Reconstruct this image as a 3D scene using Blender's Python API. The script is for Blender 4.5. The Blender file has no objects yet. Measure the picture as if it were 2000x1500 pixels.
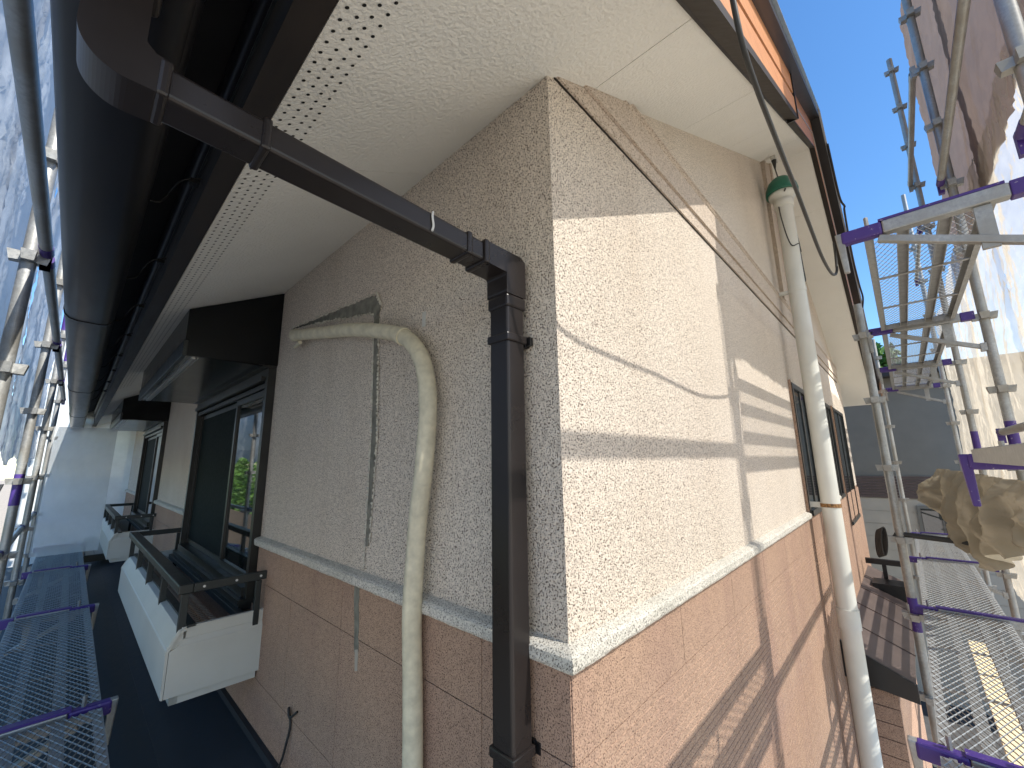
import bpy, bmesh, math, random
from mathutils import Vector, Matrix, noise
random.seed(7)
R = math.radians
scene = bpy.context.scene
COL = scene.collection

# ------------------------------------------------------------------ camera, light, exposure
cam_d = bpy.data.cameras.new('camera'); cam = bpy.data.objects.new('camera', cam_d); COL.objects.link(cam)
CAMP = Vector((-0.8023, -0.5969, 0.0))
def cam_axes(w, p, r):
    w, p, r = R(w), R(p), R(r)
    f = Vector((math.cos(w)*math.cos(p), math.sin(w)*math.cos(p), math.sin(p)))
    rt = Vector((math.sin(w), -math.cos(w), 0)); up = rt.cross(f)
    return rt*math.cos(r)+up*math.sin(r), -rt*math.sin(r)+up*math.cos(r), f
_r, _u, _f = cam_axes(43.3013, 10.918, -0.873)
M = Matrix((( _r.x, _u.x, -_f.x, CAMP.x), (_r.y, _u.y, -_f.y, CAMP.y), (_r.z, _u.z, -_f.z, CAMP.z), (0, 0, 0, 1)))
cam.matrix_world = M
cam_d.sensor_width = 36.0; cam_d.lens = 797.8/2000*36; cam_d.clip_start = 0.02; cam_d.clip_end = 600
scene.camera = cam

SX, SZ = 0.15, 1.08                                   # sun: per metre towards the right wall
sun_dir = Vector((-SX, 1, -SZ)).normalized()         # the way the light travels
world = bpy.data.worlds.new('World'); scene.world = world; world.use_nodes = True
nt = world.node_tree; bg = nt.nodes['Background']
sky = nt.nodes.new('ShaderNodeTexSky'); sky.sky_type = 'NISHITA'; sky.sun_disc = False
sky.sun_elevation = math.asin(-sun_dir.z); sky.sun_rotation = math.atan2(-sun_dir.x, -sun_dir.y)
sky.altitude = 0; sky.air_density = 1.0; sky.dust_density = 0.2; sky.ozone_density = 3.0
hs = nt.nodes.new('ShaderNodeHueSaturation'); hs.inputs['Saturation'].default_value = 1.2
nt.links.new(sky.outputs[0], hs.inputs['Color']); nt.links.new(hs.outputs[0], bg.inputs[0]); bg.inputs[1].default_value = 0.14
sd = bpy.data.lights.new('sun', 'SUN'); sun = bpy.data.objects.new('sun', sd); COL.objects.link(sun)
sd.energy = 5.0; sd.angle = R(0.53); sd.color = (1.0, 0.95, 0.87)
sun.rotation_euler = sun_dir.to_track_quat('-Z', 'Y').to_euler(); sun.location = (2, -20, 22)
scene.view_settings.view_transform = 'Standard'; scene.view_settings.look = 'None'
scene.view_settings.exposure = 0.9; scene.view_settings.gamma = 1.0
scene.view_settings.use_curve_mapping = False
scene.cycles.max_bounces = 10; scene.cycles.transparent_max_bounces = 16

# ------------------------------------------------------------------ materials
class NT:
    def __init__(s, name):
        s.m = bpy.data.materials.new(name); s.m.use_nodes = True; s.t = s.m.node_tree
        s.b = s.t.nodes['Principled BSDF']; s.o = s.t.nodes['Material Output']
    def n(s, kind, **kw):
        x = s.t.nodes.new('ShaderNode'+kind)
        for k, v in kw.items():
            if k.startswith('i_'): x.inputs[k[2:]].default_value = v
            else: setattr(x, k, v)
        return x
    def l(s, a, b): s.t.links.new(a, b)
    def coord(s, scale=(1, 1, 1)):
        tc = s.n('TexCoord'); mp = s.n('Mapping'); mp.inputs['Scale'].default_value = scale
        s.l(tc.outputs['Object'], mp.inputs['Vector']); return mp.outputs[0]
    def noise(s, scale, vec, detail=3, rough=0.55):
        x = s.n('TexNoise'); x.inputs['Scale'].default_value = scale; x.inputs['Detail'].default_value = detail
        x.inputs['Roughness'].default_value = rough; s.l(vec, x.inputs['Vector']); return x.outputs['Fac']
    def ramp(s, fac, stops):
        x = s.n('ValToRGB'); e = x.color_ramp.elements
        while len(e) < len(stops): e.new(0.5)
        for i, (p, c) in enumerate(stops): e[i].position = p; e[i].color = (*c, 1) if len(c) == 3 else c
        s.l(fac, x.inputs['Fac']); return x.outputs['Color']
    def mix(s, fac, a, b, mode='MIX'):
        x = s.n('MixRGB', blend_type=mode)
        for v, i in ((fac, 0), (a, 1), (b, 2)):
            if hasattr(v, 'is_output'): s.l(v, x.inputs[i])
            elif i == 0: x.inputs[0].default_value = v
            else: x.inputs[i].default_value = (*v, 1)
        return x.outputs[0]
    def bump(s, h, strength, dist):
        x = s.n('Bump'); x.inputs['Strength'].default_value = strength; x.inputs['Distance'].default_value = dist
        s.l(h, x.inputs['Height']); s.l(x.outputs[0], s.b.inputs['Normal']); return x
    def base(s, c, rough=0.6, metal=0.0, spec=None):
        if hasattr(c, 'is_output'): s.l(c, s.b.inputs['Base Color'])
        else: s.b.inputs['Base Color'].default_value = (*c, 1)
        s.b.inputs['Roughness'].default_value = rough; s.b.inputs['Metallic'].default_value = metal
        if spec is not None: s.b.inputs['Specular IOR Level'].default_value = spec

def stucco(name, light, dark, pit, scale=1.0, bump=0.6, dist=0.004, streak=None):
    """sprayed granular finish: pale grains with dark pits, weather streaks running down"""
    k = NT(name); v = k.coord()
    n1 = k.noise(215*scale, v, 2, 0.65); n2 = k.noise(1.6, v, 4); n3 = k.noise(360*scale, v, 1)
    vs = k.coord((3.5, 3.5, 0.35)); n4 = k.noise(1.0, vs, 5, 0.6)
    c = k.mix(k.ramp(n2, [(0.35, (0, 0, 0)), (0.7, (1, 1, 1))]), light, dark)
    if streak:
        c = k.mix(k.ramp(n4, [(0.48, (0, 0, 0)), (0.75, (0.45, 0.45, 0.45))]), c, streak)
    pits = k.ramp(n1, [(0.40, (1, 1, 1)), (0.46, (0, 0, 0))])
    n5 = k.noise(50*scale, v, 2, 0.7); c = k.mix(k.ramp(n5, [(0.40, (0.18, 0.18, 0.18)), (0.50, (0, 0, 0))]), c, pit)
    c = k.mix(pits, c, pit)
    k.base(c, 0.9, spec=0.25)
    h = k.mix(0.35, k.ramp(n1, [(0.25, (0, 0, 0)), (0.62, (1, 1, 1))]), n3)
    k.bump(h, bump, dist)
    return k.m

def simple(name, c, rough, metal=0.0, var=0.12, nscale=12, bump=0.0, spec=None, stretch=(1, 1, 1), coat=0):
    k = NT(name); v = k.coord(stretch); n = k.noise(nscale, v, 4)
    lo = tuple(x*(1-var) for x in c); hi = tuple(min(1, x*(1+var)) for x in c)
    k.base(k.ramp(n, [(0.3, lo), (0.7, hi)]), rough, metal, spec)
    rr = k.n('MapRange'); rr.inputs['To Min'].default_value = max(0.02, rough*0.8); rr.inputs['To Max'].default_value = min(1, rough*1.25)
    k.l(n, rr.inputs['Value']); k.l(rr.outputs[0], k.b.inputs['Roughness'])
    if coat: k.b.inputs['Coat Weight'].default_value = coat
    if bump: k.bump(k.noise(nscale*4, v, 3), bump, 0.002)
    return k.m

MAT = {}
MAT['stucco'] = stucco('stucco_cream', (0.80, 0.71, 0.60), (0.74, 0.65, 0.545), (0.11, 0.08, 0.06), 1.0, 0.85, 0.0035, (0.64, 0.545, 0.44))
MAT['stucco_band'] = stucco('stucco_band', (0.66, 0.56, 0.46), (0.60, 0.51, 0.42), (0.17, 0.13, 0.10), 1.1, 0.5, 0.003)
MAT['siding'] = stucco('siding_terracotta', (0.50, 0.335, 0.235), (0.43, 0.285, 0.205), (0.11, 0.07, 0.052), 1.2, 0.6, 0.003, (0.33, 0.20, 0.165))
MAT['belt'] = stucco('belt_white', (0.74, 0.70, 0.62), (0.66, 0.63, 0.55), (0.16, 0.15, 0.13), 1.3, 0.6, 0.003, (0.40, 0.40, 0.34))
def soffit_mat():
    k = NT('soffit_orange_peel'); v = k.coord()
    n = k.noise(95, v, 2, 0.5); n2 = k.noise(2.0, v, 3); n3 = k.noise(260, v, 2)
    k.base(k.ramp(n2, [(0.3, (0.79, 0.78, 0.72)), (0.7, (0.84, 0.83, 0.77))]), 0.75, spec=0.3)
    k.bump(k.mix(0.25, k.ramp(n, [(0.3, (0, 0, 0)), (0.7, (1, 1, 1))]), n3), 0.55, 0.005); return k.m
MAT['soffit'] = soffit_mat()
MAT['brown_pipe'] = simple('brown_pvc', (0.019, 0.0155, 0.0148), 0.28, 0, 0.10, 9, spec=0.4)
MAT['gutter'] = simple('dark_gutter', (0.008, 0.0075, 0.009), 0.34, 0, 0.25, 6, spec=0.3, stretch=(3, 0.6, 3))
MAT['fascia_dark'] = simple('dark_brown_fascia', (0.020, 0.0145, 0.011), 0.55, 0, 0.2, 8, stretch=(6, 0.5, 6))
MAT['black'] = simple('black_metal', (0.012, 0.012, 0.013), 0.35, 0, 0.25, 8)
MAT['awning'] = simple('awning_black', (0.005, 0.006, 0.007), 0.22, 0, 0.2, 5, spec=0.3)
MAT['rail_dark'] = simple('dark_bronze_metal', (0.022, 0.027, 0.027), 0.42, 0, 0.2, 14)
MAT['alum'] = simple('bare_aluminium', (0.55, 0.55, 0.54), 0.35, 0.8, 0.1, 20)
MAT['white_metal'] = simple('offwhite_panel', (0.56, 0.55, 0.50), 0.45, 0, 0.06, 4, bump=0.05)
MAT['pvc'] = simple('white_pvc', (0.66, 0.66, 0.60), 0.42, 0, 0.06, 5)
MAT['tape'] = simple('cream_duct_tape', (0.62, 0.57, 0.42), 0.6, 0, 0.16, 30, bump=0.2)
MAT['green'] = simple('green_cap', (0.016, 0.135, 0.085), 0.45, 0, 0.2, 20)
MAT['rust'] = simple('rust', (0.26, 0.14, 0.055), 0.9, 0, 0.75, 90, bump=0.4)
MAT['mortar'] = simple('grey_mortar_patch', (0.185, 0.178, 0.145), 0.95, 0, 0.35, 25, bump=0.5)
MAT['mortar_edge'] = simple('broken_stucco_edge', (0.55, 0.52, 0.44), 0.95, 0, 0.3, 60, bump=0.5)
MAT['cable'] = simple('black_rubber', (0.028, 0.028, 0.026), 0.5, 0, 0.2, 20)
MAT['frame'] = simple('bronze_frame', (0.030, 0.030, 0.028), 0.32, 0.2, 0.2, 10)
MAT['screen'] = simple('dark_screen', (0.008, 0.013, 0.0125), 0.7, 0, 0.15, 40, spec=0.08)
MAT['roofing'] = simple('navy_roofing_sheet', (0.016, 0.024, 0.033), 0.62, 0, 0.25, 30, bump=0.15)
MAT['roof_brown'] = simple('brown_metal_roof', (0.17, 0.13, 0.115), 0.4, 0.3, 0.15, 8)
MAT['roof_top'] = simple('roof_slate', (0.03, 0.03, 0.033), 0.6, 0, 0.2, 10)
MAT['wood_board'] = simple('pale_timber', (0.62, 0.50, 0.30), 0.7, 0, 0.15, 10, stretch=(1, 12, 1))
MAT['fence'] = simple('weathered_fence', (0.24, 0.17, 0.11), 0.8, 0, 0.3, 10)
MAT['asphalt'] = simple('asphalt', (0.055, 0.055, 0.055), 0.9, 0, 0.3, 8, bump=0.3)
MAT['ground'] = simple('pale_gravel', (0.36, 0.31, 0.25), 0.9, 0, 0.3, 8, bump=0.3)
MAT['concrete'] = simple('concrete', (0.38, 0.34, 0.28), 0.9, 0, 0.15, 5, bump=0.2)
MAT['neigh_beige'] = simple('neighbour_beige', (0.46, 0.43, 0.36), 0.85, 0, 0.06, 4)
MAT['neigh_brown'] = simple('neighbour_brown', (0.12, 0.09, 0.08), 0.8, 0, 0.15, 6)
MAT['neigh_grey'] = simple('neighbour_grey', (0.20, 0.195, 0.17), 0.85, 0, 0.08, 3)
MAT['mortar_white'] = simple('white_sealant', (0.6, 0.6, 0.58), 0.7, 0, 0.1, 20)
MAT['hole'] = simple('vent_hole_dark', (0.008, 0.008, 0.007), 0.9, 0, 0.1, 5)
def galv_mat():
    k = NT('galvanised_steel'); v = k.coord(); n = k.noise(60, v, 5, 0.7); n2 = k.noise(7, v, 3)
    c = k.mix(k.ramp(n2, [(0.35, (0, 0, 0)), (0.7, (1, 1, 1))]), k.ramp(n, [(0.3, (0.29, 0.30, 0.30)), (0.7, (0.48, 0.49, 0.48))]), (0.31, 0.30, 0.27))
    k.base(c, 0.42, 0.55)
    rr = k.n('MapRange'); rr.inputs['To Min'].default_value = 0.3; rr.inputs['To Max'].default_value = 0.6
    k.l(n, rr.inputs['Value']); k.l(rr.outputs[0], k.b.inputs['Roughness']); k.bump(n, 0.12, 0.001); return k.m
MAT['galv'] = galv_mat()
MAT['tread'] = simple('weathered_galvanised_tread', (0.33, 0.34, 0.335), 0.5, 0.3, 0.2, 40)
def purple_mat():
    k = NT('scuffed_purple_paint'); v = k.coord(); n = k.noise(45, v, 5, 0.7)
    k.base(k.ramp(n, [(0.62, (0.060, 0.028, 0.20)), (0.70, (0.40, 0.38, 0.44))]), 0.45); return k.m
MAT['purple'] = purple_mat()
def wood_mat():
    k = NT('orange_brown_woodgrain'); v = k.coord((2.0, 30, 30)); n = k.noise(2.2, v, 6, 0.7); v2 = k.coord((5, 120, 120)); n2 = k.noise(2.0, v2, 4, 0.7)
    c = k.ramp(n, [(0.25, (0.50, 0.20, 0.075)), (0.5, (0.66, 0.30, 0.125)), (0.75, (0.76, 0.38, 0.18))])
    k.base(k.mix(k.ramp(n2, [(0.35, (0.45, 0.45, 0.45)), (0.55, (0, 0, 0))]), c, (0.25, 0.09, 0.04)), 0.5); k.bump(n2, 0.2, 0.001); return k.m
MAT['wood'] = wood_mat()
def glass_mat():
    k = NT('window_glass'); k.base((0.012, 0.016, 0.016), 0.03, 0, 0.9); k.b.inputs['IOR'].default_value = 1.9
    v = k.coord(); k.bump(k.noise(1.3, v, 1), 0.05, 0.02); return k.m
MAT['glass'] = glass_mat()
def sheet_mat(name, col, see, trans, scale=220):
    """woven scaffold mesh: part open weave, part diffusing thread"""
    k = NT(name); v = k.coord(); n = k.noise(2.5, v, 5, 0.6); n2 = k.noise(scale, v, 2)
    c = k.ramp(n, [(0.3, tuple(x*0.82 for x in col)), (0.7, col)])
    df = k.n('BsdfDiffuse'); tl = k.n('BsdfTranslucent'); tp = k.n('BsdfTransparent'); m1 = k.n('MixShader'); m2 = k.n('MixShader')
    k.l(c, df.inputs[0]); k.l(c, tl.inputs[0]); m1.inputs[0].default_value = trans
    k.l(df.outputs[0], m1.inputs[1]); k.l(tl.outputs[0], m1.inputs[2])
    m2.inputs[0].default_value = see; k.l(m1.outputs[0], m2.inputs[1]); k.l(tp.outputs[0], m2.inputs[2]); k.l(m2.outputs[0], k.o.inputs[0])
    bp = k.n('Bump'); bp.inputs['Strength'].default_value = 0.3; bp.inputs['Distance'].default_value = 0.02
    k.l(k.noise(9, v, 6, 0.65), bp.inputs['Height']); k.l(bp.outputs[0], df.inputs['Normal']); k.l(bp.outputs[0], tl.inputs['Normal'])
    return k.m
MAT['sheet_cream'] = sheet_mat('cream_scaffold_mesh', (0.62, 0.545, 0.43), 0.44, 0.72)
MAT['sheet_brown'] = sheet_mat('brown_grey_scaffold_sheet', (0.25, 0.19, 0.16), 0.03, 0.30)
MAT['sheet_blue'] = sheet_mat('pale_blue_scaffold_sheet', (0.62, 0.68, 0.76), 0.05, 0.45)
MAT['sheet_end'] = sheet_mat('pale_grey_end_sheet', (0.88, 0.91, 0.91), 0.03, 0.4)
MAT['sheet_fold'] = sheet_mat('bundled_cream_sheet', (0.34, 0.30, 0.225), 0.02, 0.2)
def leaf_mat(name, c):
    k = NT(name); oi = k.n('ObjectInfo'); v = k.coord(); n = k.noise(3, v, 3)
    k.base(k.ramp(n, [(0.3, tuple(x*0.55 for x in c)), (0.7, tuple(x*1.35 for x in c))]), 0.6); return k.m
MAT['leaf'] = leaf_mat('hedge_leaf', (0.09, 0.19, 0.03)); MAT['bark'] = simple('bark', (0.10, 0.07, 0.05), 0.9)

# ------------------------------------------------------------------ mesh helpers
class MB:
    def __init__(s): s.v = []; s.f = []; s.sm = []
    def add(s, vs, fs, smooth=False):
        o = len(s.v); s.v += [tuple(p) for p in vs]; s.f += [tuple(i+o for i in f) for f in fs]; s.sm += [smooth]*len(fs); return s
    def box(s, a, b):
        x0, y0, z0 = a; x1, y1, z1 = b
        x0, x1 = sorted((x0, x1)); y0, y1 = sorted((y0, y1)); z0, z1 = sorted((z0, z1))
        return s.add([(x0,y0,z0),(x1,y0,z0),(x1,y1,z0),(x0,y1,z0),(x0,y0,z1),(x1,y0,z1),(x1,y1,z1),(x0,y1,z1)],
                     [(0,3,2,1),(4,5,6,7),(0,1,5,4),(1,2,6,5),(2,3,7,6),(3,0,4,7)])
    def hexa(s, p):   # eight corners: bottom ring 4, top ring 4
        return s.add(p, [(0,3,2,1),(4,5,6,7),(0,1,5,4),(1,2,6,5),(2,3,7,6),(3,0,4,7)])
    def bar(s, a, b, w, h, up=(0, 0, 1)):
        a, b = Vector(a), Vector(b); d = (b-a).normalized(); u = Vector(up); sd = d.cross(u).normalized(); u = sd.cross(d).normalized()
        q = [a-sd*w/2-u*h/2, a+sd*w/2-u*h/2, a+sd*w/2+u*h/2, a-sd*w/2+u*h/2]
        return s.add(q+[p+(b-a) for p in q], [(0,1,2,3),(7,6,5,4),(0,4,5,1),(1,5,6,2),(2,6,7,3),(3,7,4,0)])
    def tube(s, pts, r, n=12, cap=True):
        pts = [Vector(p) for p in pts]; rs = r if isinstance(r, (list, tuple)) else [r]*len(pts)
        ring = []; prev = None
        for i, p in enumerate(pts):
            d = (pts[min(i+1, len(pts)-1)]-pts[max(i-1, 0)]).normalized()
            if prev is None:
                x = d.cross(Vector((0, 0, 1)));  x = x if x.length > 0.05 else d.cross(Vector((1, 0, 0)))
            else: x = prev - d*prev.dot(d)
            x.normalize(); prev = x; y = d.cross(x)
            ring.append([p+(x*math.cos(2*math.pi*k/n)+y*math.sin(2*math.pi*k/n))*rs[i] for k in range(n)])
        vs = [q for rg in ring for q in rg]; fs = []
        for i in range(len(pts)-1):
            for k in range(n): fs.append((i*n+k, i*n+(k+1) % n, (i+1)*n+(k+1) % n, (i+1)*n+k))
        s.add(vs, fs, True)
        if cap:
            s.add(ring[0], [tuple(range(n-1, -1, -1))]); s.add(ring[-1], [tuple(range(n))])
        return s
    def lathe(s, c, prof, n=24):    # profile of (radius, z) about the vertical through c
        vs = []; fs = []
        for r, z in prof:
            for k in range(n): vs.append((c[0]+r*math.cos(2*math.pi*k/n), c[1]+r*math.sin(2*math.pi*k/n), z))
        for i in range(len(prof)-1):
            for k in range(n): fs.append((i*n+k, i*n+(k+1) % n, (i+1)*n+(k+1) % n, (i+1)*n+k))
        return s.add(vs, fs, True)
    def extrude(s, prof, axis, a, b, cap=True, smooth=False):   # prof: list of 2D points; axis 0: (y,z), axis 1: (x,z)
        mk = (lambda p, t: (t, p[0], p[1])) if axis == 0 else ((lambda p, t: (p[0], t, p[1])) if axis == 1 else (lambda p, t: (p[0], p[1], t)))
        n = len(prof); vs = [mk(p, a) for p in prof]+[mk(p, b) for p in prof]
        s.add(vs, [(i, (i+1) % n, n+(i+1) % n, n+i) for i in range(n)], smooth)
        if cap: s.add(vs, [tuple(range(n-1, -1, -1)), tuple(range(n, 2*n))])
        return s
    def mesh(s, name, mat, recalc=True):
        me = bpy.data.meshes.new(name); me.from_pydata(s.v, [], s.f)
        me.polygons.foreach_set('use_smooth', s.sm); me.materials.append(mat if not isinstance(mat, str) else MAT[mat])
        if recalc:
            bm = bmesh.new(); bm.from_mesh(me); bmesh.ops.recalc_face_normals(bm, faces=bm.faces); bm.to_mesh(me); bm.free()
        me.update(); return me
    def build(s, name, mat, parent=None, bevel=0, kind=None, label=None, seg=2, recalc=True):
        o = bpy.data.objects.new(name, s.mesh(name, mat, recalc)); COL.objects.link(o)
        if parent: o.parent = parent; o.matrix_parent_inverse = Matrix.Translation(-parent.location) if parent.type == 'EMPTY' and parent.parent is None else Matrix()
        if bevel:
            bv = o.modifiers.new('bevel', 'BEVEL'); bv.width = bevel; bv.segments = seg; bv.limit_method = 'ANGLE'; bv.angle_limit = R(35)
        if kind: o['kind'] = kind
        if label: o['label'] = label
        return o
def tag(o, label, cat, group=None):
    o['label'] = label; o['category'] = cat
    if group: o['group'] = group
    return o
def thing(name, label, cat, loc=(0, 0, 0), group=None):
    o = bpy.data.objects.new(name, None); o.location = loc; o.empty_display_size = 0.1; COL.objects.link(o)
    return tag(o, label, cat, group)
def subpart(child, par):
    child.parent = par; child.matrix_parent_inverse = Matrix(); return child
def copy_tree(o, offset=(0, 0, 0), parent=None):
    c = o.copy(); COL.objects.link(c); c.location = o.location + Vector(offset) if parent is None else o.location
    if parent: c.parent = parent; c.matrix_parent_inverse = o.matrix_parent_inverse.copy()
    for ch in list(o.children): copy_tree(ch, (0, 0, 0), c)
    return c
def catmull(pts, n=8):
    pts = [Vector(p) for p in pts]; P = [pts[0]*2-pts[1]]+pts+[pts[-1]*2-pts[-2]]; out = []
    for i in range(1, len(P)-2):
        for k in range(n):
            t = k/n; a, b, c, d = P[i-1], P[i], P[i+1], P[i+2]
            out.append(0.5*((2*b)+(c-a)*t+(2*a-5*b+4*c-d)*t*t+(3*b-a-3*c+d)*t**3))
    out.append(pts[-1]); return out

# ------------------------------------------------------------------ ground and sky setting
GZ = -4.3
o = MB().add([(-300,-300,GZ),(300,-300,GZ),(300,300,GZ),(-300,300,GZ)], [(0,1,2,3)]).build('ground', 'ground', kind='structure')
o = MB().box((-9, -2, GZ), (-2.2, 40, GZ+0.05)).build('pavement', 'concrete', kind='structure')

o = MB().box((0.6, -2.4, GZ), (10.2, 0.0, GZ+0.06)).build('path', 'asphalt', kind='structure')
# ------------------------------------------------------------------ house
XE, XR, SL = -0.584, 3.77, 0.5           # eave line, ridge, roof slope
YO = -0.345                              # soffit edge on the gable side
YB = 12.0
def zs(x): return 1.1+SL*x if x < XR else 1.1+SL*XR-SL*(x-XR)
house = thing('house', 'two tone house corner with cream stucco above terracotta siding and white sloping soffit', 'house', (0, 0, 0))
BZ0, BZ1 = -0.434, -0.397                 # belt moulding

def stucco_h(u, v, w):
    p = Vector((u, v, w))
    a = noise.noise(p*125.0); b = noise.noise(p*260.0+Vector((7, 3, 1)))
    return max(-1.0, min(1.0, a*1.7))*0.0021 + b*0.0012
def stucco_patch(plane, u0, u1, z0, ztop, step, fade):
    """granular wall skin with real relief; fades out to flat at the far edge"""
    nu = int((u1-u0)/step); vs = []; fs = []; idx = {}
    nz = int((ztop-z0)/step)
    for i in range(nu+1):
        u = u0+(u1-u0)*i/nu
        for j in range(nz+1):
            z = z0+(ztop-z0)*j/nz
            k = 1.0 if u < u1-fade else max(0.0, (u1-u)/fade)
            h = stucco_h(u, 0.0, z) if plane == 'x' else stucco_h(0.0, u, z)
            h *= k
            if i == 0: h = abs(stucco_h(0, 0, z))*0.9
            if plane == 'x': vs.append((u-(0.9*h if i == 0 else 0), -h, z))
            else: vs.append((-h, u-(0.9*h if i == 0 else 0), z))
    for i in range(nu):
        for j in range(nz):
            a = i*(nz+1)+j; q = (a, a+nz+1, a+nz+2, a+1); fs.append(q if plane == 'x' else q[::-1])
    return MB().add(vs, fs, True)

# gable wall (faces -y): fine patch by the corner, plain sheet beyond it
XP = 1.35
m = stucco_patch('x', 0.0, XP, BZ1-0.01, 1.14, 0.005, 0.35); m.build('wall', 'stucco', house, recalc=False)
m = MB()
m.add([(0.0, 0.0, 1.14), (XP, 0.0, 1.14), (XP, 0.0, zs(XP)+0.1), (0.0, 0.0, zs(0)+0.1)], [(0, 1, 2, 3)])
m.add([(XP, 0, BZ1-0.01), (7.45, 0, BZ1-0.01), (7.45, 0, zs(7.45)+0.1), (XR, 0, zs(XR)+0.1), (XP, 0, zs(XP)+0.1)], [(0, 1, 2, 3, 4)])
m.build('wall', 'stucco', house, recalc=False)
# eave wall (faces -x) : patch y 0..1.2, the rest round the window openings
YP = 1.15
m = stucco_patch('y', 0.0, YP, BZ1-0.01, 1.10, 0.005, 0.35); m.build('wall', 'stucco', house, recalc=False)
WIN_L = [(2.19, 4.30), (6.44, 8.55)]
WT, WB = 0.60, -0.72
m = MB(); y = YP
def lq(y0, y1, z0, z1): m.add([(0, y0, z0), (0, y0, z1), (0, y1, z1), (0, y1, z0)], [(0, 1, 2, 3)])
for (a, b) in WIN_L:
    lq(y, a, BZ1-0.01, 1.12); lq(a, b, WT, 1.12); y = b
lq(y, YB, BZ1-0.01, 1.12)
m.build('wall', 'stucco', house, recalc=False)
# back and far side walls, plain
MB().add([(7.45, 0, GZ), (7.45, YB, GZ), (7.45, YB, zs(7.45)), (7.45, 0, zs(7.45))], [(0, 1, 2, 3)]).build('wall', 'stucco', house, recalc=False)
MB().add([(0, YB, GZ), (7.45, YB, GZ), (7.45, YB, 1.1), (0, YB, 1.1)], [(0, 1, 2, 3)]).build('wall', 'stucco', house, recalc=False)
# dark backing behind the siding joints, and inner dark box behind window openings
m = MB(); m.add([(0.012, 0.012, GZ), (7.45, 0.012, GZ), (7.45, 0.012, -0.40), (0.012, 0.012, -0.40)], [(0, 1, 2, 3)])
y = 0.012
def bq(y0, y1, z0, z1): m.add([(0.012, y0, z0), (0.012, y0, z1), (0.012, y1, z1), (0.012, y1, z0)], [(0, 1, 2, 3)])
for (a, b) in WIN_L: bq(y, a, GZ, -0.4); bq(a, b, GZ, WB); y = b
bq(y, YB, GZ, -0.4)
m.build('wall_backing', 'siding', house, recalc=False)

# siding panels: a plain top course with upright joints, ribbed courses below
def panel(axis, a, b, z0, z1, ribs, name='siding_panel', mat='siding'):
    m = MB(); g = 0.0013; a += g; b -= g; z0 += g; z1 -= g
    prof = [(0.010, z0), (-0.012, z0)]
    if ribs:
        k = 1; n = max(1, round((z1-z0)/0.0222))
        for i in range(1, n):
            z = z0+(z1-z0)*i/n
            prof += [(-0.012, z-0.0022), (-0.0085, z), (-0.012, z+0.0022)]
    prof += [(-0.012, z1), (0.010, z1)]
    vs = []
    for d, z in prof:
        vs += [(a, d, z), (b, d, z)] if axis == 'x' else [(d, a, z), (d, b, z)]
    n = len(prof); fs = []
    for i in range(n-1): fs.append((2*i, 2*i+1, 2*i+3, 2*i+2))
    fs.append(tuple(2*i for i in range(n))); fs.append(tuple(2*i+1 for i in range(n)))
    m.add(vs, fs)
    return m.build(name, mat, house)
jx = [-0.010, 0.582, 1.105, 1.62, 2.13, 2.64, 3.05, 3.60, 4.10, 4.60, 5.0, 5.55, 6.2, 6.9, 7.45]
for i in range(len(jx)-1):
    panel('x', jx[i], jx[i+1], -0.62, BZ0, False)
for (za, zb) in ((-1.075, -0.62), (-1.53, -1.075), (-1.985, -1.53), (-2.44, -1.985)):
    for i in range(0, len(jx)-1, 2):
        panel('x', jx[i], jx[min(i+2, len(jx)-1)], za, zb, True)
jy = [-0.010, 0.27, 0.56, 1.075, 1.60, 2.15]
def left_courses(js, dy=0, zlow=-1.36):
    for i in range(len(js)-1): panel('y', js[i]+dy, js[i+1]+dy, -0.62, BZ0, False)
    for (za, zb) in ((-1.075, -0.62), (zlow, -1.075)):
        for i in range(len(js)-1): panel('y', js[i]+dy, js[i+1]+dy, za, zb, za > -1.0)
left_courses([-0.010, 0.27, 1.075, 1.60, 2.15])
left_courses([4.33, 4.85, 5.4, 5.9, 6.40]); left_courses([8.6, 9.2, 9.8, 10.4, 11.0, 12.0])
for dy in (0, 4.25):
    for (a, b) in ((2.15, 3.2), (3.2, 4.33)): panel('y', a+dy, b+dy, -1.36, WB-0.03, False)
# lowest course under the eave roof line beside the corner on the left is below the flat roof; foundation hidden

# belt moulding
def ripple(axis, a, b):
    m = MB(); n = int((b-a)/0.02); vs = []; fs = []
    prof = [(0.0, BZ1+0.004), (-0.026, BZ1-0.004), (-0.034, BZ1-0.011), (-0.034, BZ0+0.004), (-0.030, BZ0-0.004), (0.0, BZ0-0.006)]
    for i in range(n+1):
        t = a+(b-a)*i/n
        for j, (d, z) in enumerate(prof):
            w = 0.0013*noise.noise(Vector((t*30, j*3.1, 0 if axis == 'x' else 9))) if 0 < j < 5 else 0
            if i == 0 and a < 0: w = 0.0
            tt = d if (i == 0 and a < 0) else (max(t, 0.012) if a < 0 else t)
            vs.append((tt, d+w, z+w) if axis == 'x' else (d+w, tt, z+w))
    k = len(prof)
    for i in range(n):
        for j in range(k-1): fs.append((i*k+j, i*k+j+1, (i+1)*k+j+1, (i+1)*k+j))
    m.add(vs, fs); return m
ripple('x', -0.034, 3.02).build('belt_moulding', 'belt', house); ripple('x', 3.80, 4.98).build('belt_moulding', 'belt', house)
ripple('y', -0.034, 2.17).build('belt_moulding', 'belt', house); ripple('y', 4.32, 6.42).build('belt_moulding', 'belt', house)
ripple('y', 8.57, 12.0).build('belt_moulding', 'belt', house)

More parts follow.
